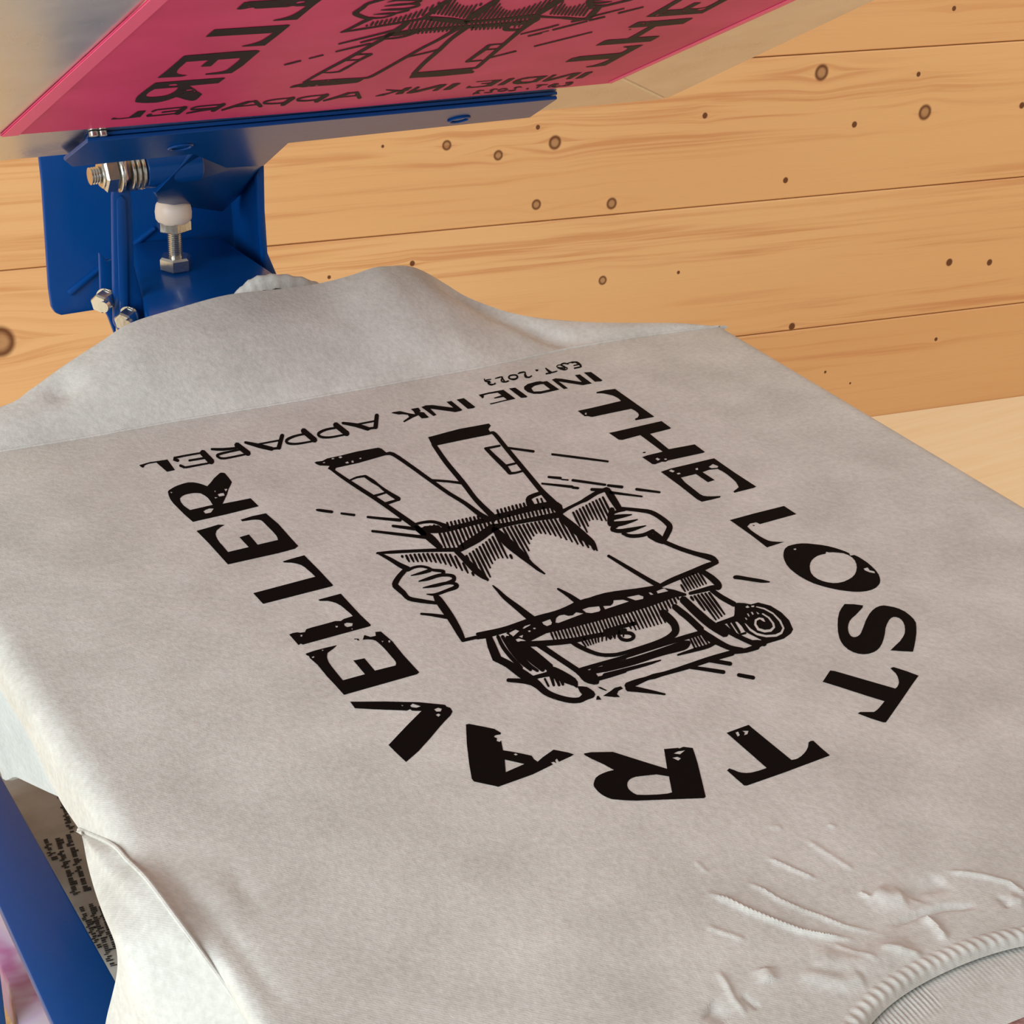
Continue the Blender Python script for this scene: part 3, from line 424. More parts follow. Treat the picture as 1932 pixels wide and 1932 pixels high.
[[-1129,873,-1130,860,-1048,783,-1036,788],[-1121,888,-1111,892,-1025,821,-1025,806]],
[[-965,720,-965,706,-906,655,-849,607,-800,567,-752,530,-737,538],[-956,736,-945,741,-884,693,-825,649,-773,612,-724,579,-724,560]],
[[-852,494,-853,478,-721,348,-704,355],[-842,511,-830,516,-689,401,-690,379]],
[[-1040,492,-1041,478,-705,181,-689,188],[-1031,508,-1020,513,-675,230,-676,210]],
[[-679,434,-676,424,-646,421,-616,418,-590,414,-567,407,-546,399,-530,389,-517,376,-507,360,-499,341,-495,316,-492,288,-489,258,-468,256],[-673,449,-662,458,-631,459,-599,459,-570,457,-545,452,-522,444,-503,433,-487,419,-475,402,-463,384,-452,363,-441,341,-431,320,-442,284]],
[[176,1687,157,1654,130,1528,103,1403,79,1276,59,1144,41,1012,23,890,5,779,-14,674,-31,568,-42,460,-50,354,-59,250,-42,236],[200,1700,209,1682,184,1557,159,1434,136,1311,117,1182,100,1050,82,925,62,811,41,705,25,603,17,501,13,399,9,298,-11,258]],
[[746,1630,745,1615,749,1603,751,1597,748,1570,736,1501,717,1405,697,1301,678,1194,658,1080,638,964,615,842,593,719,573,614,560,542,550,486,539,426,525,350,510,271,498,201,490,146,483,99,477,52,497,30],[757,1647,769,1653,781,1652,795,1645,799,1608,789,1534,771,1438,752,1335,734,1228,714,1114,694,998,673,876,652,754,634,650,622,577,612,523,605,467,599,397,595,325,590,258,583,203,575,154,568,106,537,55]],
[[707,1377,704,1388,558,1400,544,1389],[698,1360,686,1350,538,1357,535,1370]],
[[548,1386,533,1355,526,1288,518,1221,512,1156,505,1092,500,1030,494,977,490,936,485,902,480,865,489,852],[571,1402,583,1392,577,1326,571,1260,567,1197,564,1135,561,1075,557,1020,548,972,538,931,528,892,511,864]],
[[483,866,483,850,510,843,540,838,578,839,619,843,631,853],[495,887,510,897,533,884,558,874,594,875,635,879,638,870]],
[[522,1004,525,993,633,992,645,1002],[530,1020,542,1030,650,1029,653,1019]],
[[716,1305,715,1290,891,1117,905,1123],[727,1321,739,1326,921,1159,919,1142]],
[[1013,1015,1011,1000,1094,923,1180,843,1279,754,1381,662,1392,667],[1024,1031,1036,1036,1120,960,1208,881,1305,789,1405,694,1403,681]],
[[581,458,574,472,535,468,496,464,463,458,436,451,408,436,372,398,347,350,328,306,312,266,320,231],[570,432,550,414,510,406,472,399,440,390,420,379,414,373,418,374,414,359,405,325,394,287,357,240]],
[[465,376,456,365,412,256,414,246],[473,377,475,369,433,260,423,248]],
[[500,366,491,356,451,253,453,243],[508,368,510,360,472,257,462,245]],
[[552,402,533,372,482,172,497,151],[575,415,585,400,559,213,531,169]],
[[-686,320,-685,290,-639,262,-593,233,-532,213,-447,206,-350,208,-262,209,-190,205,-126,200,-63,197,1,197,65,200,129,201,195,201,262,199,326,195,394,189,460,181,505,168,517,155,515,139,515,113,537,101],[-665,355,-640,369,-594,342,-549,315,-493,295,-414,284,-320,280,-232,279,-157,281,-89,287,-22,291,41,289,103,286,166,285,234,289,305,295,374,297,445,292,514,282,567,267,593,237,594,200,594,174,572,128]],
[[-568,-111,-551,-127,-479,-105,-407,-82,-336,-57,-266,-24,-201,11,-147,37,-111,52,-80,61,-34,65,31,63,108,56,191,45,281,30,377,11,473,-7,508,17],[-559,-70,-529,-35,-455,0,-380,34,-309,66,-242,98,-176,128,-116,149,-73,151,-43,141,-3,131,60,124,138,118,224,111,318,105,421,98,525,92,531,62]],
[[-704,396,-714,367,-711,324,-708,281,-705,240,-705,199,-705,157,-704,115,-702,72,-700,26,-698,-21,-683,-34],[-683,417,-667,413,-656,378,-645,343,-635,304,-628,265,-623,224,-622,178,-626,126,-633,72,-640,19,-657,-16]],
[[-650,336,-649,312,-556,245,-524,263],[-634,365,-613,377,-502,341,-500,306]],
[[-569,370,-578,359,-607,280,-606,269],[-561,371,-560,361,-587,282,-596,270]],
[[-533,367,-542,356,-571,277,-569,266],[-524,368,-523,358,-550,279,-560,267]],
[[753,659,752,644,833,573,848,580],[765,676,777,681,864,617,862,600]],
[[836,570,835,562,880,526,888,530],[842,579,849,583,896,550,895,540]],
[[640,581,639,569,838,393,852,400],[649,595,659,599,868,436,866,419]],
[[834,401,832,385,871,354,884,359],[847,419,860,424,897,390,896,376]],
[[906,514,904,498,956,448,1009,398,1061,349,1114,301,1126,305],[919,532,933,538,986,488,1038,437,1089,387,1141,336,1139,321]],
[[1128,296,1126,280,1218,196,1234,203],[1141,314,1155,319,1252,241,1250,223]],
[[957,295,956,277,1052,205,1072,215],[971,316,988,323,1091,262,1089,240]],
[[1307,127,1304,110,1458,-21,1470,-17],[1321,146,1337,151,1483,11,1481,-2]],
[[1075,179,1073,162,1280,-14,1289,-10],[1089,198,1104,204,1300,11,1298,1]],
[[-1170,154,-1168,145,-1134,129,-1099,114,-1054,94,-992,71,-919,43,-841,12,-758,-26,-670,-67,-582,-109,-562,-97],[-1164,167,-1155,172,-1117,164,-1079,155,-1031,141,-968,118,-896,89,-817,58,-732,24,-641,-13,-550,-50,-548,-71]],
[[-1159,162,-1163,147,-1153,105,-1143,62,-1134,20,-1126,-25,-1118,-70,-1111,-112,-1102,-147,-1094,-178,-1086,-208,-1065,-209],[-1149,173,-1140,173,-1125,136,-1111,98,-1097,60,-1085,17,-1074,-26,-1064,-63,-1053,-93,-1042,-120,-1031,-147,-1040,-182]],
[[-1078,-201,-1070,-211,-1050,-203,-1031,-196,-1012,-192,-993,-192,-974,-194,-957,-201,-943,-213,-930,-229,-921,-244,-916,-258,-914,-274,-907,-291,-893,-305,-877,-318,-863,-330,-853,-340,-846,-349,-845,-347,-840,-335,-846,-340,-854,-346,-860,-349,-868,-352,-878,-354,-889,-364],[-1073,-180,-1058,-163,-1039,-160,-1019,-156,-999,-154,-978,-156,-957,-159,-938,-167,-922,-180,-907,-197,-896,-213,-889,-230,-887,-245,-882,-256,-869,-266,-852,-277,-836,-287,-825,-298,-815,-309,-811,-330,-827,-362,-844,-378,-859,-388,-872,-391,-882,-390,-891,-388,-895,-379]],
[[-1090,-278,-1088,-281,-1047,-290,-1005,-296,-963,-298,-922,-297,-904,-282],[-1087,-272,-1083,-268,-1036,-262,-990,-256,-946,-250,-902,-244,-896,-258]],
[[-1077,-383,-1076,-387,-1051,-393,-1027,-399,-999,-402,-964,-400,-927,-395,-895,-395,-869,-402,-845,-414,-828,-427,-820,-440,-818,-451,-819,-454,-820,-456,-823,-460,-827,-465,-841,-470,-862,-474,-885,-478,-900,-492],[-1075,-376,-1070,-371,-1041,-365,-1012,-360,-982,-355,-947,-350,-909,-346,-874,-347,-845,-357,-820,-372,-801,-386,-788,-398,-779,-414,-778,-437,-789,-468,-808,-496,-833,-517,-857,-524,-880,-524,-902,-524,-908,-513]],
[[-1094,-482,-1093,-487,-1062,-498,-1032,-509,-1000,-517,-966,-520,-931,-519,-903,-522,-883,-529,-869,-538,-860,-549,-858,-561,-862,-571,-862,-567,-854,-555,-854,-556,-866,-562,-885,-568,-911,-573,-941,-578,-977,-584,-1015,-590,-1047,-592,-1069,-588,-1088,-579,-1107,-570,-1111,-572],[-1091,-476,-1086,-472,-1051,-471,-1015,-470,-981,-471,-946,-472,-913,-475,-883,-481,-861,-490,-845,-501,-833,-513,-823,-526,-818,-544,-823,-572,-844,-601,-863,-613,-881,-618,-903,-620,-928,-620,-956,-621,-990,-626,-1029,-631,-1063,-630,-1086,-618,-1101,-600,-1115,-582,-1115,-577]],
[[-1077,-159,-1094,-156,-1124,-177,-1153,-198,-1184,-222,-1215,-250,-1247,-281,-1276,-317,-1294,-361,-1296,-390,-1294,-411,-1293,-437,-1290,-466,-1288,-493,-1289,-521,-1290,-556,-1283,-592,-1265,-621,-1241,-645,-1214,-670,-1185,-695,-1152,-720,-1119,-746,-1106,-741],[-1077,-184,-1094,-212,-1123,-235,-1151,-257,-1177,-280,-1204,-307,-1228,-334,-1241,-350,-1238,-344,-1238,-348,-1238,-368,-1238,-394,-1237,-424,-1236,-457,-1240,-493,-1245,-523,-1243,-547,-1229,-570,-1207,-593,-1181,-619,-1154,-647,-1124,-677,-1094,-706,-1094,-723]],
[[-1070,-609,-1086,-636,-1094,-661,-1103,-686,-1111,-719,-1119,-765,-1127,-818,-1135,-871,-1143,-922,-1150,-974,-1159,-1025,-1169,-1079,-1180,-1134,-1190,-1182,-1196,-1218,-1201,-1247,-1206,-1276,-1200,-1294],[-1049,-599,-1040,-614,-1038,-634,-1036,-654,-1037,-684,-1042,-728,-1050,-782,-1058,-836,-1067,-889,-1077,-943,-1088,-998,-1102,-1056,-1116,-1114,-1130,-1164,-1142,-1203,-1153,-1235,-1164,-1266,-1181,-1289]],
[[-1208,-1286,-1203,-1298,-1160,-1301,-1117,-1305,-1076,-1309,-1040,-1316,-1005,-1325,-966,-1331,-920,-1333,-871,-1332,-821,-1331,-805,-1318],[-1200,-1267,-1186,-1256,-1143,-1259,-1099,-1262,-1057,-1267,-1020,-1275,-986,-1285,-949,-1291,-904,-1291,-854,-1287,-803,-1284,-797,-1296]],
[[-1295,-810,-1295,-822,-1265,-846,-1233,-875,-1194,-916,-1152,-960,-1136,-954],[-1288,-798,-1278,-794,-1246,-816,-1211,-841,-1168,-875,-1121,-913,-1122,-933]],
[[-590,-79,-605,-109,-607,-154,-610,-198,-614,-248,-619,-311,-625,-379,-628,-439,-627,-485,-623,-522,-618,-552,-611,-577,-602,-596,-594,-615,-586,-618],[-567,-63,-554,-74,-555,-118,-556,-162,-557,-210,-558,-270,-558,-334,-559,-389,-558,-432,-558,-469,-559,-504,-562,-537,-566,-566,-570,-596,-576,-610]],
[[-595,-693,-598,-701,-603,-733,-607,-765,-611,-799,-616,-833,-620,-870,-623,-918,-622,-981,-620,-1053,-618,-1121,-618,-1180,-617,-1235,-617,-1291,-595,-1303],[-589,-689,-586,-692,-583,-719,-580,-747,-578,-778,-578,-810,-578,-843,-577,-885,-571,-943,-563,-1010,-556,-1074,-551,-1131,-546,-1183,-541,-1236,-561,-1278]],
[[-567,-110,-552,-125,-443,-92,-333,-53,-229,1,-129,60,-95,106],[-558,-74,-533,-45,-420,3,-311,52,-213,106,-115,163,-89,152]],
[[-137,96,-157,59,-169,-20,-182,-99,-190,-177,-192,-253,-188,-327,-184,-393,-180,-452,-175,-506,-171,-554,-168,-596,-166,-631,-163,-663,-158,-689,-152,-712,-145,-734,-140,-736],[-108,116,-92,102,-90,33,-88,-36,-88,-105,-91,-180,-95,-259,-101,-334,-110,-403,-120,-468,-127,-523,-129,-566,-128,-602,-128,-635,-128,-665,-128,-692,-128,-719,-132,-729]],
[[-104,100,-102,91,57,67,210,43,342,21,468,-1,490,15],[-98,114,-88,121,75,105,233,90,370,75,500,61,504,42]],
[[464,25,443,-16,435,-88,427,-159,421,-227,418,-293,417,-356,418,-410,421,-453,426,-484,430,-511,432,-541,431,-575,430,-611,432,-615],[497,49,516,37,518,-28,521,-92,522,-156,520,-221,517,-285,513,-341,511,-384,509,-424,501,-469,484,-517,463,-563,443,-606,438,-613]],
[[495,47,506,37,543,54,579,71,618,86,666,102,717,117,760,128,783,132,799,132,825,138,869,156,922,180,971,198,1009,207,1046,212,1083,218,1106,238],[503,74,523,97,558,108,593,120,633,132,681,146,732,161,776,175,803,185,820,194,845,205,889,223,942,244,993,261,1036,271,1074,276,1112,282,1119,267]],
[[1083,263,1053,223,1028,149,1003,72,979,-18,956,-112,966,-135],[1116,277,1126,253,1109,182,1088,107,1059,14,1027,-83,998,-122]],
[[462,-713,455,-731,466,-820,477,-909,488,-990,497,-1059,506,-1122,515,-1179,523,-1231,531,-1277,539,-1323,558,-1327],[476,-701,487,-703,503,-789,518,-875,532,-953,544,-1021,554,-1083,564,-1138,574,-1188,585,-1232,595,-1277,583,-1306]],
[[-173,-966,-178,-978,-171,-1046,-166,-1116,-165,-1191,-166,-1269,-145,-1278],[-164,-957,-156,-959,-137,-1017,-119,-1078,-107,-1147,-97,-1218,-114,-1255]],
[[1000,-106,998,-125,1016,-139,1033,-154,1051,-170,1072,-186,1093,-204,1114,-224,1135,-245,1156,-267,1171,-292,1179,-322,1184,-357,1186,-394,1186,-436,1183,-480,1178,-515,1173,-533,1170,-536,1165,-542,1151,-556,1129,-577,1101,-602,1073,-628,1044,-656,1014,-683,995,-718],[1016,-85,1033,-78,1051,-91,1069,-105,1089,-120,1110,-136,1132,-153,1154,-172,1178,-190,1203,-211,1223,-237,1235,-271,1242,-308,1246,-347,1248,-390,1248,-436,1245,-476,1239,-509,1224,-544,1201,-578,1173,-609,1143,-636,1115,-660,1087,-685,1056,-710,1026,-736,1000,-741]],
[[888,-145,894,-155,925,-150,956,-147,986,-149,1016,-153,1032,-143],[897,-125,912,-112,944,-107,977,-104,1009,-106,1041,-110,1043,-124]],
[[823,-215,828,-240,886,-241,941,-242,984,-240,1025,-237,1031,-233],[844,-179,873,-159,924,-174,970,-190,1004,-205,1034,-221,1035,-226]],
[[762,-316,766,-345,823,-351,883,-353,951,-344,1020,-330,1026,-326],[786,-275,819,-255,867,-274,917,-292,971,-304,1028,-314,1030,-318]],
[[725,-377,735,-376,748,-372,755,-372,771,-368,795,-363,813,-350],[723,-366,732,-352,749,-331,775,-310,799,-309,819,-315,824,-328]],
[[722,-367,715,-394,724,-410,735,-427,753,-442,779,-456,812,-467,852,-472,904,-469,963,-459,1021,-449,1027,-445],[744,-343,764,-340,772,-358,778,-374,792,-387,817,-396,849,-402,887,-409,930,-417,980,-425,1029,-433,1031,-437]],
[[772,-456,764,-477,770,-502,776,-528,792,-552,820,-569,857,-581,895,-588,935,-588,976,-581,1015,-575,1039,-555],[789,-440,803,-441,810,-464,817,-485,830,-502,855,-517,889,-529,924,-535,960,-532,1000,-522,1042,-513,1051,-527]],
[[937,-591,929,-618,936,-665,943,-705,956,-734,972,-760,994,-763],[960,-568,979,-566,1009,-589,1032,-619,1038,-660,1037,-704,1023,-738]],
[[1017,-535,1005,-557,1000,-614,995,-666,991,-703,986,-736,998,-747],[1035,-523,1045,-529,1048,-582,1048,-632,1044,-671,1038,-706,1021,-733]],
[[946,-42,917,-59,866,-121,818,-181,783,-231,756,-275,748,-314],[961,-57,949,-92,903,-157,862,-214,833,-256,806,-297,771,-324]],
[[988,-729,979,-756,995,-806,1012,-856,1031,-904,1052,-951,1076,-996,1099,-1039,1122,-1081,1143,-1121,1157,-1153,1161,-1175,1159,-1195,1158,-1220,1173,-1232],[1011,-708,1030,-708,1046,-758,1063,-807,1081,-855,1102,-900,1126,-944,1150,-985,1178,-1021,1207,-1054,1228,-1088,1234,-1124,1228,-1156,1223,-1182,1203,-1215]],
[[1206,-1208,1205,-1202,1193,-1192,1181,-1182,1162,-1175,1138,-1173,1111,-1174,1073,-1179,1020,-1187,956,-1198,892,-1208,831,-1217,770,-1226,713,-1236,661,-1249,613,-1263,566,-1277,547,-1295],[1201,-1218,1192,-1223,1171,-1228,1151,-1234,1129,-1240,1104,-1246,1075,-1253,1036,-1261,983,-1267,921,-1274,860,-1281,800,-1287,740,-1294,686,-1302,638,-1310,593,-1319,548,-1328,539,-1317]],
[[-1066,-1257,-1062,-1269,-1023,-1277,-983,-1285,-943,-1293,-906,-1300,-868,-1305,-817,-1309,-745,-1309,-662,-1307,-583,-1305,-514,-1304,-448,-1303,-390,-1301,-344,-1297,-306,-1293,-270,-1290,-235,-1287,-202,-1285,-162,-1284,-108,-1285,-46,-1287,21,-1290,93,-1295,169,-1301,245,-1307,275,-1287],[-1058,-1240,-1045,-1231,-1004,-1237,-963,-1242,-922,-1247,-884,-1251,-845,-1253,-794,-1253,-721,-1247,-635,-1238,-554,-1232,-483,-1232,-419,-1235,-363,-1236,-318,-1232,-281,-1226,-244,-1219,-207,-1210,-169,-1199,-122,-1192,-64,-1190,0,-1193,68,-1198,138,-1206,213,-1217,287,-1228,294,-1252]],
[[-153,-1264,-142,-1286,-67,-1279,6,-1273,82,-1273,168,-1283,259,-1300,343,-1315,413,-1324,475,-1330,538,-1336,560,-1322],[-138,-1226,-107,-1201,-32,-1194,44,-1187,125,-1188,213,-1202,302,-1224,383,-1244,450,-1257,510,-1268,570,-1279,574,-1297]],
[[-1092,-1302,-1089,-1315,-1073,-1319,-1055,-1324,-1031,-1331,-1004,-1339,-989,-1329],[-1084,-1285,-1071,-1277,-1054,-1280,-1035,-1284,-1010,-1289,-982,-1294,-979,-1309]],
[[-857,-1517,-855,-1540,-820,-1562,-784,-1584,-735,-1607,-665,-1633,-583,-1661,-506,-1682,-439,-1692,-379,-1695,-320,-1700,-255,-1711,-191,-1724,-136,-1733,-99,-1737,-73,-1738,-48,-1739,-29,-1726],[-840,-1490,-818,-1480,-781,-1499,-744,-1518,-696,-1539,-626,-1565,-545,-1593,-470,-1616,-408,-1628,-350,-1635,-291,-1643,-226,-1655,-161,-1669,-107,-1679,-72,-1684,-48,-1687,-23,-1689,-18,-1704]],
[[-203,-1665,-197,-1677,-116,-1680,-40,-1683,21,-1686,78,-1690,95,-1678],[-193,-1644,-176,-1631,-93,-1631,-15,-1631,46,-1636,102,-1643,106,-1657]],
[[-130,-1743,-125,-1752,-111,-1752,-98,-1752,-86,-1755,-70,-1764,-54,-1776,-43,-1788,-41,-1798,-42,-1807,-43,-1809,-43,-1809,-50,-1814,-60,-1819,-71,-1820,-84,-1819,-94,-1815,-103,-1807,-109,-1797,-113,-1787,-113,-1777,-111,-1763,-108,-1747,-115,-1738],[-124,-1727,-111,-1717,-95,-1715,-79,-1713,-61,-1715,-41,-1723,-22,-1735,-7,-1750,-2,-1770,-4,-1793,-15,-1819,-35,-1841,-55,-1853,-73,-1859,-90,-1861,-107,-1859,-122,-1854,-133,-1844,-142,-1830,-148,-1814,-148,-1795,-144,-1777,-141,-1761,-129,-1744]],
[[-495,-1658,-503,-1680,-500,-1706,-496,-1734,-489,-1763,-478,-1796,-465,-1831,-450,-1863,-434,-1890,-418,-1914,-398,-1935,-374,-1950,-348,-1962,-325,-1971,-305,-1979,-286,-1984,-268,-1989,-252,-1980],[-477,-1643,-463,-1647,-457,-1672,-451,-1696,-444,-1723,-435,-1756,-424,-1792,-412,-1824,-399,-1852,-384,-1875,-368,-1895,-347,-1910,-323,-1922,-300,-1932,-281,-1939,-263,-1944,-244,-1949,-242,-1962]],
[[-383,-1934,-381,-1950,-358,-1962,-334,-1974,-308,-1984,-278,-1989,-248,-1991,-217,-1992,-188,-1993,-158,-1994,-122,-1994,-71,-1994,-13,-1993,40,-1992,86,-1992,127,-1991,165,-1987,200,-1981,233,-1972,265,-1958,296,-1936,324,-1907,346,-1876,365,-1842,380,-1805,392,-1764,398,-1719,401,-1676,402,-1645,403,-1632,403,-1627,405,-1616,392,-1591],[-371,-1916,-355,-1909,-331,-1920,-307,-1931,-283,-1940,-256,-1944,-226,-1946,-196,-1948,-167,-1948,-137,-1948,-100,-1947,-49,-1946,9,-1944,63,-1941,110,-1936,152,-1929,189,-1920,221,-1909,248,-1896,266,-1885,276,-1877,280,-1871,287,-1861,295,-1845,303,-1825,308,-1802,310,-1771,309,-1733,310,-1698,315,-1671,321,-1654,327,-1642,357,-1603]],
[[478,-1590,461,-1621,459,-1654,458,-1686,456,-1719,457,-1747,458,-1773,457,-1809,453,-1864,448,-1929,442,-1994,460,-2007],[506,-1571,524,-1580,526,-1610,528,-1641,529,-1671,530,-1698,531,-1726,529,-1766,525,-1823,519,-1889,514,-1954,492,-1990]],
[[452,-1980,436,-2010,432,-2048,429,-2087,430,-2123,436,-2152,446,-2177,456,-2202,467,-2233,479,-2267,494,-2300,512,-2328,532,-2353,552,-2377,576,-2373],[479,-1962,497,-1971,502,-2004,506,-2035,511,-2065,514,-2092,517,-2119,522,-2149,528,-2184,536,-2219,547,-2250,564,-2275,585,-2297,606,-2320,601,-2347]],
[[597,-1526,571,-1569,563,-1642,554,-1715,548,-1786,543,-1854,541,-1920,542,-1983,548,-2038,557,-2087,566,-2134,596,-2141],[635,-1504,656,-1520,651,-1592,646,-1663,641,-1731,638,-1798,634,-1862,635,-1920,640,-1970,649,-2017,658,-2065,637,-2110]],
[[638,-1970,620,-2003,622,-2046,624,-2089,628,-2130,635,-2164,643,-2194,653,-2225,663,-2258,675,-2293,686,-2327,706,-2328],[668,-1951,687,-1960,686,-2006,684,-2050,685,-2089,690,-2122,696,-2152,705,-2182,715,-2215,728,-2248,741,-2281,731,-2307]],
[[-659,-2018,-654,-2030,-607,-2033,-538,-2036,-407,-2041,-254,-2046,-236,-2033],[-651,-1999,-635,-1988,-586,-1988,-517,-1989,-385,-1993,-232,-1998,-226,-2012]],
[[-442,-2027,-436,-2039,-352,-2039,-268,-2038,-183,-2037,-95,-2035,-7,-2033,78,-2031,158,-2032,234,-2034,303,-2035,359,-2034,407,-2033,455,-2032,478,-2017],[-433,-2007,-417,-1995,-333,-1995,-248,-1994,-163,-1992,-74,-1987,17,-1980,104,-1975,186,-1973,264,-1973,333,-1973,389,-1974,437,-1975,484,-1975,491,-1991]],
[[-496,-2094,-486,-2120,-408,-2127,-329,-2134,-247,-2138,-160,-2137,-70,-2133,11,-2132,82,-2137,146,-2143,199,-2145,235,-2136,258,-2122,276,-2109,301,-2085],[-477,-2055,-444,-2033,-365,-2039,-287,-2046,-206,-2050,-120,-2049,-31,-2047,53,-2043,130,-2039,199,-2035,251,-2033,274,-2035,282,-2040,295,-2044,310,-2056]],
[[-679,-2042,-680,-2069,-647,-2108,-626,-2138,-627,-2163,-635,-2208,-630,-2226],[-657,-2012,-632,-2004,-586,-2031,-550,-2074,-563,-2144,-591,-2202,-610,-2223]],
[[-585,-2076,-580,-2098,-522,-2111,-459,-2121,-381,-2121,-299,-2117,-272,-2097],[-568,-2044,-542,-2029,-485,-2041,-425,-2050,-350,-2050,-268,-2046,-258,-2065]],
[[110,-2180,112,-2187,158,-2191,203,-2196,247,-2200,291,-2204,334,-2207,374,-2207,406,-2202,433,-2195,458,-2187,476,-2170],[114,-2171,123,-2165,172,-2161,222,-2158,270,-2155,316,-2156,359,-2159,396,-2158,424,-2154,447,-2147,472,-2140,483,-2148]],
[[-632,-2176,-626,-2191,-571,-2194,-511,-2197,-436,-2197,-356,-2196,-340,-2185],[-621,-2153,-602,-2140,-548,-2146,-490,-2151,-416,-2153,-337,-2154,-331,-2166]],
[[-536,-2166,-530,-2182,-469,-2183,-408,-2184,-348,-2186,-284,-2188,-221,-2191,-164,-2192,-118,-2191,-79,-2187,-40,-2184,-34,-2180],[-525,-2142,-504,-2128,-445,-2133,-386,-2138,-327,-2142,-264,-2147,-202,-2151,-146,-2155,-104,-2160,-68,-2164,-33,-2169,-31,-2173]],
[[-471,-2361,-460,-2379,-432,-2376,-404,-2374,-374,-2370,-340,-2364,-304,-2357,-272,-2352,-251,-2353,-235,-2357,-215,-2360,-190,-2359,-161,-2358,-121,-2358,-66,-2361,-2,-2365,65,-2368,128,-2368,192,-2366,259,-2365,331,-2367,406,-2370,481,-2373,508,-2355],[-458,-2327,-430,-2305,-402,-2303,-374,-2301,-345,-2300,-314,-2301,-281,-2304,-252,-2305,-229,-2304,-208,-2301,-186,-2300,-162,-2303,-136,-2308,-98,-2311,-42,-2311,25,-2310,93,-2307,158,-2305,223,-2302,292,-2300,365,-2301,440,-2304,516,-2307,523,-2326]],
[[499,-2339,500,-2361,544,-2376,592,-2389,645,-2392,699,-2392,729,-2371],[518,-2313,542,-2302,583,-2320,625,-2333,676,-2330,733,-2321,744,-2339]],
[[-739,-1554,-752,-1587,-742,-1647,-732,-1707,-721,-1774,-707,-1858,-692,-1948,-682,-2024,-682,-2077,-688,-2117,-688,-2154,-677,-2183,-662,-2202,-647,-2220,-629,-2223],[-712,-1532,-693,-1540,-685,-1602,-678,-1664,-668,-1733,-655,-1817,-640,-1908,-627,-1983,-616,-2031,-607,-2062,-601,-2088,-599,-2117,-600,-2148,-600,-2179,-608,-2204]],
[[-877,-1516,-899,-1571,-890,-1650,-879,-1731,-865,-1822,-850,-1916,-827,-1928],[-833,-1481,-801,-1494,-791,-1574,-782,-1658,-777,-1757,-773,-1860,-792,-1903]],
[[-862,-1918,-874,-1964,-873,-1978,-872,-1991,-865,-2014,-844,-2057,-818,-2109,-798,-2147,-789,-2160,-784,-2170,-782,-2189,-779,-2197],[-826,-1880,-792,-1881,-784,-1887,-774,-1895,-764,-1917,-748,-1965,-731,-2029,-722,-2087,-730,-2133,-748,-2164,-764,-2186,-771,-2195]],
[[-768,-2190,-772,-2200,-786,-2246,-792,-2290,-779,-2322,-760,-2349,-736,-2353],[-760,-2184,-754,-2186,-729,-2201,-708,-2219,-701,-2252,-696,-2292,-707,-2327]],
[[-995,-1291,-1019,-1318,-1046,-1375,-1074,-1441,-1102,-1524,-1131,-1612,-1121,-1647],[-972,-1289,-967,-1316,-983,-1371,-1000,-1432,-1025,-1512,-1052,-1600,-1086,-1641]],
[[-1118,-1586,-1128,-1624,-1115,-1660,-1102,-1696,-1092,-1734,-1087,-1777,-1083,-1825,-1078,-1873,-1071,-1921,-1063,-1967,-1056,-2006,-1051,-2031,-1046,-2048,-1042,-2067,-1040,-2096,-1039,-2131,-1033,-2168,-1022,-2200,-1007,-2228,-991,-2255,-973,-2282,-953,-2308,-932,-2330,-909,-2347,-886,-2358,-862,-2366,-838,-2366,-818,-2361,-803,-2358,-786,-2357,-765,-2356,-743,-2355,-711,-2327],[-1089,-1558,-1064,-1560,-1050,-1596,-1037,-1633,-1024,-1673,-1012,-1717,-1002,-1762,-994,-1806,-985,-1853,-978,-1900,-972,-1941,-970,-1970,-970,-1994,-970,-2021,-973,-2056,-975,-2091,-974,-2121,-968,-2148,-957,-2176,-943,-2203,-927,-2229,-908,-2253,-889,-2273,-870,-2288,-850,-2298,-833,-2303,-820,-2300,-805,-2291,-782,-2281,-758,-2275,-735,-2270,-712,-2265,-696,-2286]],
[[-1026,-1955,-1019,-1969,-987,-1967,-954,-1967,-917,-1973,-878,-1981,-857,-1966],[-1017,-1932,-999,-1917,-968,-1919,-934,-1920,-893,-1921,-851,-1922,-844,-1939]],
[[-1179,-1888,-1179,-1904,-1129,-1942,-1085,-1979,-1056,-2016,-1030,-2052,-1007,-2048],[-1168,-1870,-1153,-1864,-1098,-1894,-1047,-1926,-1011,-1959,-981,-1992,-985,-2022]],
[[-935,-1335,-948,-1352,-963,-1400,-978,-1449,-991,-1500,-1000,-1553,-1006,-1605,-1011,-1657,-1012,-1706,-1011,-1754,-1009,-1802,-1002,-1808],[-921,-1332,-917,-1345,-930,-1393,-943,-1440,-953,-1486,-961,-1535,-967,-1585,-972,-1636,-976,-1685,-978,-1735,-981,-1784,-989,-1800]],
[[-906,-1352,-918,-1369,-931,-1427,-944,-1484,-956,-1542,-965,-1603,-972,-1664,-976,-1720,-974,-1770,-969,-1815,-964,-1858,-956,-1862],[-891,-1347,-886,-1358,-898,-1415,-909,-1471,-919,-1527,-928,-1585,-935,-1644,-939,-1699,-941,-1748,-940,-1794,-939,-1841,-945,-1855]],
[[-882,-1377,-894,-1396,-909,-1476,-924,-1555,-936,-1626,-943,-1685,-948,-1736,-948,-1783,-943,-1824,-934,-1858,-925,-1891,-916,-1894],[-866,-1370,-859,-1381,-871,-1460,-883,-1538,-893,-1607,-901,-1665,-907,-1714,-910,-1758,-909,-1797,-904,-1834,-900,-1871,-905,-1885]],
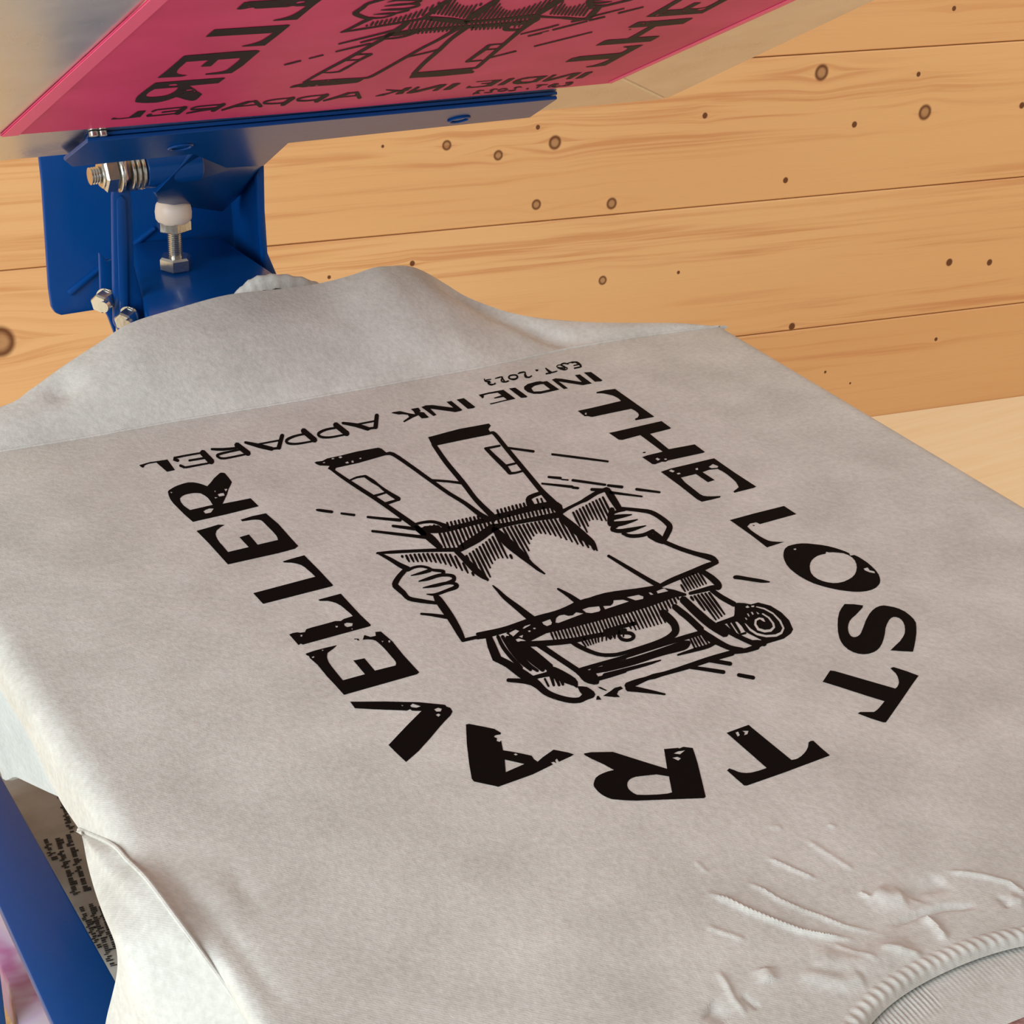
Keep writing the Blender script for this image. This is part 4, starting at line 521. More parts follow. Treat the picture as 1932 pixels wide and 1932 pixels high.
[[-858,-1378,-871,-1400,-880,-1461,-889,-1522,-897,-1582,-902,-1639,-906,-1693,-906,-1747,-903,-1800,-897,-1852,-892,-1903,-881,-1910],[-840,-1369,-831,-1380,-837,-1440,-844,-1499,-848,-1555,-849,-1607,-848,-1658,-848,-1710,-849,-1765,-851,-1821,-853,-1878,-863,-1899]],
[[-855,-1951,-871,-1967,-919,-2095,-917,-2105],[-840,-1951,-838,-1968,-899,-2095,-908,-2105]],
[[-838,-1984,-853,-2002,-885,-2114,-883,-2123],[-822,-1982,-818,-1997,-864,-2112,-873,-2122]],
[[-819,-2027,-835,-2044,-856,-2118,-854,-2128],[-804,-2026,-800,-2041,-834,-2116,-844,-2127]],
[[-922,-1983,-929,-1991,-957,-2088,-954,-2095],[-915,-1981,-912,-1987,-939,-2084,-946,-2093]],
[[987,-1235,974,-1261,974,-1295,974,-1328,974,-1361,971,-1396,969,-1431,965,-1461,962,-1485,959,-1503,958,-1511,965,-1504,964,-1507,953,-1518,937,-1543],[1010,-1218,1026,-1223,1031,-1252,1037,-1283,1041,-1314,1044,-1349,1044,-1384,1042,-1417,1038,-1448,1030,-1477,1016,-1509,990,-1541,970,-1555,958,-1560,939,-1561]],
[[698,-1507,702,-1518,737,-1523,773,-1528,807,-1532,840,-1534,871,-1536,897,-1538,914,-1543,928,-1550,943,-1557,967,-1546],[708,-1489,724,-1478,762,-1477,801,-1476,837,-1476,872,-1475,905,-1474,934,-1475,957,-1481,972,-1489,987,-1496,987,-1519]],
[[886,-1523,872,-1548,870,-1612,871,-1678,883,-1746,898,-1814,918,-1817],[909,-1508,923,-1515,926,-1574,931,-1634,943,-1699,957,-1767,944,-1796]],
[[619,-1974,625,-1986,657,-1986,692,-1988,736,-1994,783,-2001,813,-1981],[629,-1953,648,-1939,682,-1937,719,-1935,770,-1931,824,-1926,832,-1948]],
[[664,-1993,653,-2009,638,-2133,643,-2138],[679,-1985,687,-1993,662,-2121,654,-2133]],
[[714,-1984,702,-2000,664,-2155,668,-2161],[729,-1979,735,-1988,687,-2146,678,-2157]],
[[758,-1983,743,-2001,701,-2143,705,-2152],[774,-1978,779,-1990,728,-2135,717,-2148]],
[[688,-2167,691,-2174,745,-2177,756,-2170],[694,-2156,705,-2149,759,-2150,762,-2158]],
[[691,-2298,692,-2316,709,-2328,726,-2341,743,-2358,762,-2379,785,-2374],[708,-2276,728,-2267,751,-2274,774,-2284,794,-2304,813,-2325,808,-2350]],
[[1160,-1465,1161,-1481,1167,-1485,1171,-1488,1179,-1495,1196,-1510,1218,-1530,1240,-1551,1263,-1575,1288,-1600,1311,-1620,1333,-1633,1354,-1642,1375,-1650,1381,-1649],[1174,-1445,1192,-1436,1200,-1437,1208,-1439,1221,-1446,1238,-1463,1258,-1485,1279,-1508,1302,-1532,1327,-1556,1348,-1579,1363,-1599,1375,-1617,1388,-1636,1387,-1642]],
[[271,-2347,268,-2368,374,-2475,392,-2472],[289,-2327,307,-2323,412,-2433,409,-2453]],
[[80,-2345,78,-2361,121,-2401,166,-2443,215,-2491,266,-2540,283,-2536],[93,-2329,108,-2325,153,-2364,199,-2404,250,-2451,302,-2500,299,-2518]],
[[342,-2600,339,-2617,414,-2699,431,-2696],[357,-2583,374,-2580,450,-2660,447,-2678]],
[[-480,-2371,-482,-2401,-436,-2434,-388,-2471,-331,-2516,-272,-2565,-265,-2563],[-456,-2341,-429,-2334,-391,-2378,-351,-2426,-304,-2484,-257,-2547,-258,-2555]],
[[-100,338,-109,326,-128,279,-141,234,-140,227],[-90,339,-89,329,-105,283,-127,236,-133,228]],
[[-135,340,-145,328,-164,281,-176,236,-175,228],[-126,341,-124,331,-140,285,-162,238,-169,229]],
[[-170,342,-180,330,-199,283,-212,237,-211,230],[-161,344,-160,333,-175,286,-198,239,-204,231]],
[[-206,344,-215,333,-235,285,-247,238,-246,231],[-197,346,-195,336,-211,288,-233,240,-240,232]],
[[-241,347,-251,335,-270,287,-282,240,-281,233],[-232,348,-230,338,-246,290,-268,242,-275,233]],
[[-276,349,-286,337,-305,288,-318,241,-317,234],[-267,350,-266,340,-281,292,-304,243,-310,235]],
[[-311,351,-321,339,-340,290,-353,242,-352,235],[-302,352,-301,342,-317,294,-339,244,-346,236]],
[[-346,353,-356,341,-375,292,-388,244,-387,237],[-337,355,-336,344,-352,295,-374,246,-381,238]],
[[-381,355,-391,344,-410,294,-423,245,-422,238],[-372,357,-371,347,-387,297,-409,247,-416,239]],
[[-416,358,-426,346,-445,296,-458,246,-457,239],[-407,359,-406,349,-422,299,-444,248,-451,240]],
[[360,359,350,347,331,304,319,262,320,254],[370,361,371,350,356,307,333,264,326,255]],
[[324,361,313,349,293,303,280,258,281,251],[333,362,334,352,318,306,295,260,288,252]],
[[287,362,277,350,256,302,242,255,243,248],[296,363,298,353,281,305,257,257,250,249]],
[[250,363,240,351,219,301,204,252,205,245],[260,365,261,354,243,304,218,254,211,246]],
[[214,365,204,353,181,300,166,249,167,241],[223,366,225,356,206,304,180,251,173,242]],
[[176,363,166,351,144,298,128,247,129,239],[186,364,187,354,168,302,143,249,136,240]],
[[139,361,129,349,106,296,91,245,92,237],[148,363,149,352,131,300,105,247,98,238]],
[[101,360,91,348,69,295,54,243,55,236],[110,361,112,351,93,298,68,245,61,236]],
[[64,358,54,346,32,293,16,241,17,234],[73,359,74,349,56,296,31,243,24,235]],
[[-63,236,-74,223,-93,172,-104,123,-103,116],[-53,238,-51,228,-66,178,-89,127,-96,118]],
[[-102,237,-112,224,-136,157,-153,93,-151,86],[-91,239,-89,229,-110,163,-137,96,-144,87]],
[[-140,238,-150,225,-179,143,-201,63,-199,56],[-129,240,-127,230,-153,149,-185,66,-192,57]],
[[-178,239,-188,226,-221,131,-247,38,-246,31],[-168,241,-165,231,-195,137,-232,42,-239,33]],
[[-216,240,-226,227,-263,119,-293,14,-291,7],[-205,242,-203,232,-237,125,-277,18,-284,9]],
[[-253,241,-263,228,-305,108,-338,-9,-337,-16],[-243,243,-241,233,-279,113,-323,-6,-330,-15]],
[[-291,242,-301,229,-346,98,-382,-28,-380,-35],[-281,244,-279,234,-319,104,-367,-25,-374,-34]],
[[-329,243,-339,230,-386,89,-426,-47,-424,-54],[-319,245,-317,235,-360,95,-410,-44,-417,-53]],
[[-367,243,-376,230,-427,80,-469,-66,-467,-73],[-357,245,-354,235,-401,86,-454,-63,-460,-72]],
[[-404,244,-414,231,-467,71,-512,-85,-510,-92],[-394,246,-392,236,-441,76,-497,-82,-504,-91]],
[[-442,244,-451,231,-503,75,-546,-76,-545,-83],[-432,247,-429,236,-477,81,-531,-73,-538,-81]],
[[-479,245,-489,232,-537,84,-578,-60,-576,-67],[-469,247,-467,237,-512,90,-563,-57,-570,-65]],
[[-516,245,-526,232,-572,92,-610,-44,-608,-51],[-507,248,-504,238,-546,98,-595,-40,-601,-49]],
[[-554,246,-563,233,-606,101,-642,-28,-640,-35],[-544,248,-542,238,-581,107,-627,-24,-633,-33]],
[[540,213,529,201,503,142,484,84,485,77],[549,214,551,204,528,145,498,86,491,78]],
[[504,216,493,204,466,144,447,84,448,77],[513,218,514,207,491,147,461,86,454,78]],
[[468,220,457,208,430,145,410,85,411,78],[477,221,478,210,455,149,424,87,417,78]],
[[431,223,421,211,393,147,373,85,374,78],[441,224,442,214,418,150,387,87,380,79]],
[[395,226,385,214,357,149,336,85,337,78],[405,227,406,217,382,152,350,87,343,79]],
[[360,229,349,217,321,151,299,85,300,78],[369,230,370,220,345,154,314,87,307,79]],
[[324,232,313,220,284,152,262,86,263,79],[333,233,334,223,309,156,277,88,270,79]],
[[287,235,277,223,248,154,226,86,227,79],[297,236,298,226,272,157,240,88,233,80]],
[[250,234,240,222,212,155,190,88,191,81],[260,235,261,225,236,158,204,90,197,82]],
[[213,234,203,222,175,156,154,91,155,84],[223,235,224,225,200,159,169,93,162,84]],
[[176,233,166,222,139,157,119,93,120,86],[186,235,187,224,163,160,133,95,126,87]],
[[139,233,129,221,103,157,83,95,84,88],[149,234,150,224,127,161,97,97,91,89]],
[[103,233,93,221,67,158,48,97,49,90],[112,234,113,224,91,162,62,99,55,91]],
[[66,232,56,220,31,159,12,100,13,93],[75,233,76,223,55,163,27,102,20,94]],
[[29,232,19,220,-5,160,-23,102,-22,95],[38,233,40,223,19,164,-9,104,-16,96]],
[[-7,231,-17,220,-41,161,-58,104,-57,97],[2,233,3,222,-17,165,-44,106,-51,98]],
[[-44,231,-54,219,-62,203,-63,187,-62,180],[-35,232,-33,222,-38,206,-49,189,-55,181]],
[[-638,-443,-647,-455,-655,-479,-657,-501,-655,-507],[-628,-440,-625,-449,-630,-472,-642,-497,-648,-505]],
[[-628,-279,-637,-292,-661,-370,-676,-445,-674,-451],[-619,-276,-616,-285,-635,-362,-661,-440,-668,-449]],
[[-631,-157,-640,-170,-672,-282,-697,-391,-695,-397],[-621,-154,-618,-164,-647,-275,-682,-387,-688,-395]],
[[-655,-114,-664,-127,-695,-234,-718,-338,-716,-345],[-645,-111,-642,-120,-669,-227,-703,-334,-709,-343]],
[[-685,-94,-694,-107,-721,-200,-741,-291,-739,-297],[-675,-91,-672,-100,-696,-193,-726,-287,-732,-295]],
[[-716,-76,-725,-88,-749,-170,-765,-249,-763,-256],[-706,-73,-703,-82,-723,-163,-750,-245,-756,-254]],
[[-747,-57,-756,-70,-777,-144,-791,-216,-789,-222],[-737,-54,-734,-63,-752,-136,-776,-211,-782,-220]],
[[-778,-39,-787,-52,-806,-121,-819,-187,-817,-193],[-768,-36,-765,-45,-781,-113,-804,-182,-810,-191]],
[[-809,-21,-818,-34,-836,-100,-848,-162,-846,-169],[-799,-18,-796,-28,-811,-92,-833,-158,-839,-167]],
[[-841,-8,-850,-21,-867,-82,-878,-141,-876,-147],[-831,-5,-828,-14,-842,-74,-863,-136,-869,-145]],
[[-873,5,-882,-8,-899,-68,-909,-126,-907,-133],[-863,8,-860,-1,-874,-61,-894,-122,-900,-131]],
[[-905,18,-914,5,-931,-55,-941,-112,-939,-119],[-896,21,-892,12,-906,-47,-926,-108,-932,-116]],
[[-939,26,-947,13,-963,-44,-972,-98,-970,-104],[-929,29,-926,20,-938,-36,-957,-93,-963,-102]],
[[-972,33,-981,20,-996,-31,-1003,-80,-1001,-87],[-963,36,-959,27,-970,-23,-988,-76,-994,-85]],
[[-1006,41,-1014,28,-1020,13,-1018,1,-1016,-6],[-996,44,-993,35,-994,21,-1003,5,-1009,-4]],
[[-227,-337,-237,-350,-248,-380,-251,-408,-249,-415],[-217,-334,-214,-343,-220,-373,-235,-404,-242,-413]],
[[-161,6,-171,-7,-230,-200,-280,-386,-278,-392],[-151,9,-148,0,-203,-192,-264,-381,-271,-390]],
[[-206,-18,-215,-32,-267,-202,-311,-366,-309,-372],[-195,-15,-192,-25,-240,-193,-295,-361,-301,-370]],
[[-250,-43,-260,-56,-306,-208,-344,-354,-341,-361],[-239,-40,-236,-49,-278,-200,-328,-350,-334,-359]],
[[-294,-67,-303,-80,-348,-227,-384,-369,-382,-375],[-283,-64,-280,-73,-321,-219,-368,-364,-375,-373]],
[[-337,-89,-346,-103,-393,-256,-430,-405,-428,-412],[-326,-86,-323,-96,-366,-248,-415,-401,-421,-410]],
[[-380,-112,-389,-125,-439,-294,-481,-457,-479,-463],[-369,-109,-366,-118,-412,-286,-465,-452,-472,-461]],
[[-422,-132,-431,-145,-496,-365,-551,-577,-549,-584],[-412,-129,-408,-139,-469,-357,-536,-573,-542,-582]],
[[-463,-151,-473,-164,-540,-395,-598,-617,-596,-624],[-453,-148,-450,-158,-513,-387,-582,-613,-589,-622]],
[[-505,-170,-514,-183,-558,-333,-594,-479,-592,-485],[-495,-167,-492,-176,-532,-325,-578,-474,-585,-483]],
[[-546,-189,-555,-202,-570,-248,-578,-293,-575,-299],[-536,-186,-533,-195,-544,-241,-562,-288,-568,-297]],
[[439,-513,429,-526,417,-560,412,-591,415,-597],[450,-509,453,-518,445,-551,429,-586,422,-595]],
[[429,-427,419,-440,402,-490,392,-538,394,-544],[440,-423,443,-432,430,-481,409,-533,402,-542]],
[[424,-324,414,-337,387,-417,369,-494,371,-500],[434,-320,438,-329,416,-408,386,-488,379,-497]],
[[437,-159,426,-173,382,-313,346,-449,348,-455],[448,-155,451,-164,410,-304,363,-443,356,-453]],
[[441,-21,431,-35,373,-220,325,-398,327,-404],[452,-17,455,-26,402,-210,341,-392,334,-402]],
[[412,8,402,-6,348,-180,303,-348,305,-354],[423,12,426,3,376,-170,319,-343,313,-352]],
[[377,17,367,3,319,-152,280,-302,282,-308],[388,21,392,12,348,-142,297,-296,290,-305]],
[[341,20,331,6,290,-126,257,-255,259,-261],[352,24,355,15,318,-117,274,-249,267,-258]],
[[304,23,294,10,259,-106,231,-218,233,-224],[315,27,319,18,287,-96,248,-212,241,-221]],
[[268,27,258,13,227,-89,204,-186,206,-192],[279,30,282,21,255,-79,220,-180,213,-190]],
[[232,30,222,16,193,-76,173,-165,175,-171],[243,34,246,25,222,-66,190,-159,183,-169]],
[[196,33,186,19,159,-67,141,-149,143,-155],[206,37,210,28,187,-57,157,-143,151,-152]],
[[160,38,150,25,120,-76,97,-173,100,-179],[171,42,174,33,148,-66,114,-168,107,-177]],
[[125,44,115,30,78,-93,50,-211,53,-217],[135,47,139,39,106,-83,67,-205,60,-214]],
[[89,49,79,35,35,-118,-2,-267,0,-273],[100,53,103,44,62,-109,14,-261,8,-270]],
[[54,54,44,41,-15,-164,-65,-362,-62,-368],[65,58,68,49,13,-155,-48,-356,-55,-365]],
[[19,60,9,46,-65,-214,-129,-464,-126,-470],[29,64,33,55,-37,-204,-112,-458,-119,-467]],
[[-18,61,-27,48,-88,-169,-140,-377,-138,-383],[-7,65,-4,56,-61,-159,-124,-371,-131,-380]],
[[-54,61,-64,48,-99,-75,-126,-194,-124,-200],[-44,65,-40,56,-71,-65,-110,-188,-117,-197]],
[[982,151,971,137,910,-28,857,-189,859,-195],[993,154,995,144,938,-20,874,-184,866,-193]],
[[941,140,930,127,861,-60,802,-240,804,-246],[952,143,954,134,889,-52,818,-235,811,-244]],
[[899,129,889,116,825,-57,771,-224,773,-231],[910,133,913,123,853,-49,787,-220,780,-229]],
[[859,119,848,105,790,-53,741,-205,743,-212],[869,122,872,112,818,-44,758,-201,750,-210]],
[[817,105,806,92,757,-43,716,-174,718,-180],[827,108,830,99,785,-35,732,-169,725,-178]],
[[775,91,764,77,721,-42,685,-157,687,-164],[785,94,788,84,748,-34,702,-152,695,-161]],
[[733,77,722,63,681,-52,647,-163,649,-169],[744,80,746,70,708,-43,663,-158,656,-167]],
[[691,63,681,49,629,-96,585,-236,587,-242],[702,66,704,56,657,-88,602,-231,595,-240]],
[[650,49,639,36,576,-143,522,-317,524,-323],[660,52,663,43,604,-136,538,-312,531,-321]],
[[609,35,598,22,556,-95,523,-209,525,-215],[619,38,622,29,584,-87,539,-204,532,-213]],
[[84,-1505,76,-1514,63,-1542,57,-1569,58,-1574],[92,-1504,94,-1511,85,-1539,69,-1567,64,-1574]],
[[53,-1504,44,-1514,11,-1597,-16,-1678,-15,-1683],[61,-1503,63,-1511,32,-1593,-4,-1676,-10,-1682]],
[[22,-1504,13,-1513,-27,-1614,-61,-1714,-60,-1719],[30,-1503,31,-1510,-6,-1611,-49,-1712,-54,-1718]],
[[-10,-1503,-18,-1512,-58,-1613,-91,-1712,-90,-1717],[-1,-1502,0,-1510,-37,-1610,-79,-1710,-84,-1716]],
[[-41,-1503,-49,-1512,-88,-1612,-121,-1709,-120,-1715],[-32,-1501,-31,-1509,-67,-1609,-109,-1708,-114,-1714]],
[[-71,-1502,-80,-1511,-118,-1609,-150,-1705,-149,-1710],[-63,-1501,-62,-1508,-97,-1606,-138,-1703,-143,-1709]],
[[-102,-1501,-110,-1510,-148,-1606,-179,-1699,-177,-1704],[-94,-1500,-92,-1507,-127,-1602,-166,-1697,-172,-1703]],
[[-133,-1499,-141,-1508,-177,-1602,-207,-1693,-206,-1698],[-125,-1498,-123,-1506,-156,-1599,-195,-1691,-200,-1698]],
[[-163,-1498,-171,-1507,-206,-1598,-236,-1688,-234,-1693],[-155,-1496,-153,-1504,-186,-1595,-223,-1686,-229,-1692]],
[[-193,-1496,-201,-1505,-236,-1594,-264,-1682,-263,-1687],[-185,-1495,-183,-1502,-215,-1591,-252,-1680,-257,-1686]],
[[-223,-1494,-231,-1503,-265,-1591,-293,-1676,-291,-1681],[-215,-1493,-214,-1501,-244,-1588,-280,-1674,-286,-1681]],
[[-254,-1493,-262,-1502,-294,-1587,-321,-1670,-320,-1676],[-246,-1491,-244,-1499,-273,-1584,-309,-1669,-314,-1675]],
[[-284,-1491,-292,-1500,-323,-1583,-349,-1664,-347,-1669],[-276,-1490,-274,-1497,-303,-1580,-337,-1662,-342,-1668]],
[[-314,-1489,-322,-1498,-352,-1579,-377,-1657,-375,-1662],[-306,-1488,-304,-1496,-332,-1575,-365,-1655,-370,-1661]],
[[-344,-1487,-351,-1496,-381,-1574,-405,-1650,-403,-1656],[-336,-1486,-334,-1493,-360,-1571,-392,-1649,-398,-1655]],
[[-373,-1484,-381,-1493,-410,-1569,-432,-1644,-431,-1649],[-365,-1483,-363,-1490,-389,-1566,-420,-1642,-426,-1648]],
[[-402,-1481,-410,-1490,-438,-1564,-460,-1637,-459,-1642],[-395,-1480,-393,-1487,-418,-1561,-448,-1635,-454,-1642]],
[[-432,-1478,-440,-1487,-467,-1559,-488,-1629,-486,-1635],[-424,-1477,-422,-1484,-446,-1556,-476,-1628,-481,-1634]],
[[-461,-1475,-469,-1484,-494,-1551,-513,-1617,-512,-1622],[-453,-1474,-451,-1481,-474,-1548,-501,-1615,-507,-1621]],
[[-490,-1472,-498,-1481,-521,-1543,-539,-1604,-538,-1609],[-483,-1470,-481,-1478,-501,-1540,-527,-1602,-532,-1608]],
[[-520,-1469,-527,-1478,-549,-1535,-564,-1591,-563,-1597],[-512,-1467,-510,-1475,-528,-1532,-552,-1589,-558,-1596]],
[[-549,-1466,-556,-1475,-576,-1527,-590,-1579,-589,-1584],[-541,-1464,-539,-1472,-556,-1524,-578,-1577,-583,-1583]],
[[598,-1481,588,-1491,578,-1515,575,-1537,576,-1542],[607,-1479,609,-1487,603,-1509,589,-1533,583,-1540]],
[[561,-1487,552,-1498,535,-1537,526,-1575,528,-1581],[570,-1485,573,-1493,560,-1532,541,-1572,534,-1579]],
[[525,-1492,516,-1502,496,-1552,483,-1600,485,-1605],[534,-1490,537,-1498,521,-1546,498,-1596,491,-1603]],
[[489,-1497,480,-1507,458,-1562,444,-1615,445,-1620],[499,-1495,501,-1502,483,-1556,458,-1611,452,-1619]],
[[453,-1501,444,-1512,420,-1575,402,-1637,404,-1642],[463,-1499,465,-1507,444,-1570,416,-1633,410,-1641]],
[[418,-1504,410,-1515,378,-1596,354,-1676,356,-1681],[428,-1502,430,-1510,402,-1591,368,-1673,362,-1680]],
[[384,-1505,376,-1515,328,-1642,289,-1765,290,-1770],[394,-1503,396,-1510,352,-1636,303,-1762,297,-1769]],
[[350,-1505,342,-1515,295,-1642,255,-1764,257,-1770],[360,-1503,362,-1511,319,-1636,270,-1761,263,-1768]],
[[317,-1506,308,-1516,261,-1642,222,-1764,224,-1769],[326,-1503,328,-1511,285,-1636,236,-1761,230,-1768]],
[[283,-1506,274,-1516,228,-1642,189,-1764,191,-1769],[292,-1504,294,-1512,252,-1636,203,-1761,197,-1768]],
[[249,-1506,240,-1517,195,-1641,157,-1761,159,-1766],[258,-1504,261,-1512,219,-1635,171,-1758,165,-1765]],
[[215,-1507,207,-1517,162,-1640,125,-1759,127,-1764],[225,-1505,227,-1512,186,-1634,139,-1755,133,-1762]],
[[182,-1507,173,-1518,130,-1638,93,-1756,95,-1761],[191,-1505,193,-1513,153,-1633,107,-1753,101,-1760]],
[[148,-1509,139,-1519,97,-1638,61,-1753,63,-1758],[157,-1507,160,-1514,120,-1632,75,-1750,69,-1757]],
[[114,-1511,105,-1522,64,-1637,30,-1750,31,-1755],[123,-1509,125,-1517,87,-1632,43,-1747,38,-1754]],
[[64,-1559,56,-1569,28,-1646,7,-1720,9,-1725],[73,-1557,76,-1565,52,-1640,21,-1717,15,-1724]],
[[972,-1252,963,-1263,932,-1353,909,-1441,911,-1445],[982,-1249,985,-1256,958,-1345,924,-1436,918,-1443]],
[[941,-1254,932,-1265,901,-1356,877,-1444,879,-1449],[951,-1250,954,-1257,926,-1348,892,-1439,886,-1447]],
[[910,-1255,901,-1266,870,-1358,846,-1448,848,-1452],[919,-1252,922,-1259,895,-1350,861,-1443,855,-1450]],
[[879,-1257,870,-1268,839,-1361,815,-1451,817,-1456],[888,-1254,891,-1260,864,-1353,830,-1446,824,-1454]],
[[847,-1262,838,-1273,807,-1365,783,-1454,786,-1459],[856,-1259,859,-1266,832,-1357,798,-1450,792,-1457]],
[[814,-1268,806,-1279,775,-1370,753,-1457,755,-1462],[824,-1265,827,-1272,801,-1361,767,-1452,761,-1460]],
[[782,-1274,773,-1285,744,-1374,722,-1460,724,-1464],[792,-1271,795,-1277,769,-1365,737,-1455,731,-1462]],
[[727,-1352,719,-1363,702,-1414,691,-1462,693,-1467],[737,-1349,740,-1356,726,-1406,706,-1457,700,-1464]],
[[852,-1550,842,-1563,798,-1724,762,-1879,765,-1883],[863,-1546,868,-1553,827,-1712,779,-1872,772,-1881]],
[[820,-1546,810,-1558,763,-1728,725,-1892,728,-1897],[831,-1541,835,-1548,793,-1717,743,-1886,736,-1894]],
[[787,-1541,778,-1553,729,-1733,689,-1905,692,-1910],[799,-1536,803,-1543,758,-1722,706,-1899,700,-1907]],
[[755,-1538,745,-1550,695,-1735,655,-1912,658,-1917],[766,-1533,770,-1540,725,-1723,672,-1906,665,-1914]],
[[722,-1537,712,-1549,683,-1656,661,-1759,664,-1764],[733,-1532,737,-1539,712,-1645,679,-1753,672,-1761]],
[[689,-1536,679,-1548,670,-1576,669,-1601,672,-1606],[700,-1531,704,-1538,700,-1565,687,-1594,680,-1603]],
[[-408,-1657,-413,-1665,-424,-1721,-432,-1772,-429,-1776],[-401,-1654,-398,-1658,-405,-1713,-418,-1767,-423,-1774]],
[[-378,-1660,-384,-1668,-397,-1717,-408,-1770,-406,-1774],[-371,-1657,-368,-1662,-378,-1711,-395,-1766,-400,-1772]],
[[-347,-1662,-354,-1670,-371,-1719,-384,-1767,-383,-1772],[-341,-1661,-339,-1667,-353,-1715,-372,-1765,-377,-1771]],
[[-317,-1665,-324,-1672,-344,-1718,-360,-1765,-359,-1771],[-311,-1665,-310,-1671,-326,-1717,-348,-1764,-354,-1770]],
[[-286,-1668,-293,-1674,-317,-1718,-336,-1762,-336,-1768],[-281,-1669,-280,-1676,-300,-1719,-325,-1764,-331,-1769]],
[[-255,-1671,-263,-1676,-291,-1718,-312,-1760,-313,-1766],[-250,-1673,-252,-1681,-277,-1723,-302,-1763,-308,-1768]],
[[-223,-1674,-230,-1680,-258,-1722,-282,-1760,-283,-1767],[-218,-1677,-219,-1685,-245,-1728,-273,-1765,-279,-1769]],
[[-187,-1679,-195,-1684,-222,-1723,-247,-1764,-248,-1771],[-182,-1681,-184,-1689,-209,-1730,-238,-1769,-244,-1774]],
[[-152,-1683,-159,-1688,-186,-1725,-212,-1769,-213,-1776],[-147,-1685,-149,-1693,-173,-1732,-203,-1773,-209,-1778]],
[[-117,-1687,-124,-1692,-150,-1731,-177,-1773,-178,-1780],[-112,-1689,-113,-1697,-137,-1738,-168,-1778,-174,-1782]],
[[-81,-1691,-88,-1696,-117,-1735,-142,-1777,-143,-1784],[-76,-1694,-78,-1702,-104,-1742,-132,-1782,-138,-1786]],
[[-45,-1695,-53,-1701,-80,-1741,-106,-1781,-107,-1788],[-40,-1698,-42,-1705,-67,-1748,-97,-1787,-103,-1791]],
[[-175,-1649,-182,-1657,-202,-1708,-215,-1761,-213,-1766],[-168,-1647,-166,-1653,-181,-1704,-201,-1758,-207,-1765]],
[[-150,-1650,-157,-1658,-178,-1708,-194,-1758,-193,-1764],[-143,-1649,-142,-1655,-158,-1706,-181,-1756,-187,-1763]],
[[-125,-1651,-132,-1658,-156,-1706,-174,-1755,-173,-1761],[-118,-1651,-117,-1658,-137,-1706,-160,-1754,-167,-1761]],
[[333,-2021,325,-2030,296,-2102,275,-2167,277,-2173],[341,-2020,343,-2026,318,-2098,290,-2164,283,-2171]],
[[359,-2022,352,-2031,325,-2099,305,-2167,308,-2172],[367,-2021,370,-2027,348,-2093,321,-2163,315,-2170]],
[[386,-2024,378,-2032,356,-2097,336,-2166,338,-2172],[394,-2021,397,-2027,379,-2091,352,-2162,345,-2170]],
[[413,-2024,405,-2033,383,-2100,367,-2166,370,-2171],[421,-2022,424,-2028,406,-2092,383,-2161,377,-2169]],
[[439,-2026,432,-2035,413,-2102,398,-2166,401,-2171],[447,-2023,451,-2028,436,-2094,414,-2161,408,-2168]],
[[466,-2026,459,-2036,439,-2102,429,-2166,432,-2170],[475,-2023,478,-2029,463,-2093,445,-2159,439,-2167]]]


def art(bm, fz):
    U = 0.00005
    for rings in POLYS:
        co = []; edges = []
        for r in rings:
            s = len(co); n = len(r) // 2
            co += [Vector((r[2 * i] * U * 100, r[2 * i + 1] * U * 100)) for i in range(n)]
            edges += [(s + i, s + (i + 1) % n) for i in range(n)]
        vo, eo, fo, _, _, _ = delaunay_2d_cdt(co, edges, [], 5, 1e-6)
        # keep only triangles whose centre is inside by the even-odd rule
        segs = [(co[a], co[b]) for a, b in edges]
        vs = {}
        for f in fo:
            c = sum((vo[i] for i in f), Vector((0, 0))) / len(f)
            cr = 0
            for a, b in segs:
                if (a.y > c.y) != (b.y > c.y) and c.x < (b.x - a.x) * (c.y - a.y) / (b.y - a.y) + a.x: cr += 1
            if cr % 2 == 0: continue
            q = []
            for i in f:
                if i not in vs: vs[i] = bm.verts.new((vo[i].x / 100, vo[i].y / 100, fz))
                q.append(vs[i])
            try: bm.faces.new(q)
            except ValueError: pass
    for j, (L, R) in enumerate(RIBBONS):
        z = fz + 0.000004 * (1 + j % 9)
        a = [bm.verts.new((L[2 * i] * U, L[2 * i + 1] * U, z)) for i in range(len(L) // 2)]
        b = [bm.verts.new((R[2 * i] * U, R[2 * i + 1] * U, z)) for i in range(len(R) // 2)]
        for i in range(len(a) - 1):
            bm.faces.new((a[i], a[i + 1], b[i + 1], b[i]))
    for f in bm.faces:
        f.normal_update()
        if f.normal.z < 0: f.normal_flip()

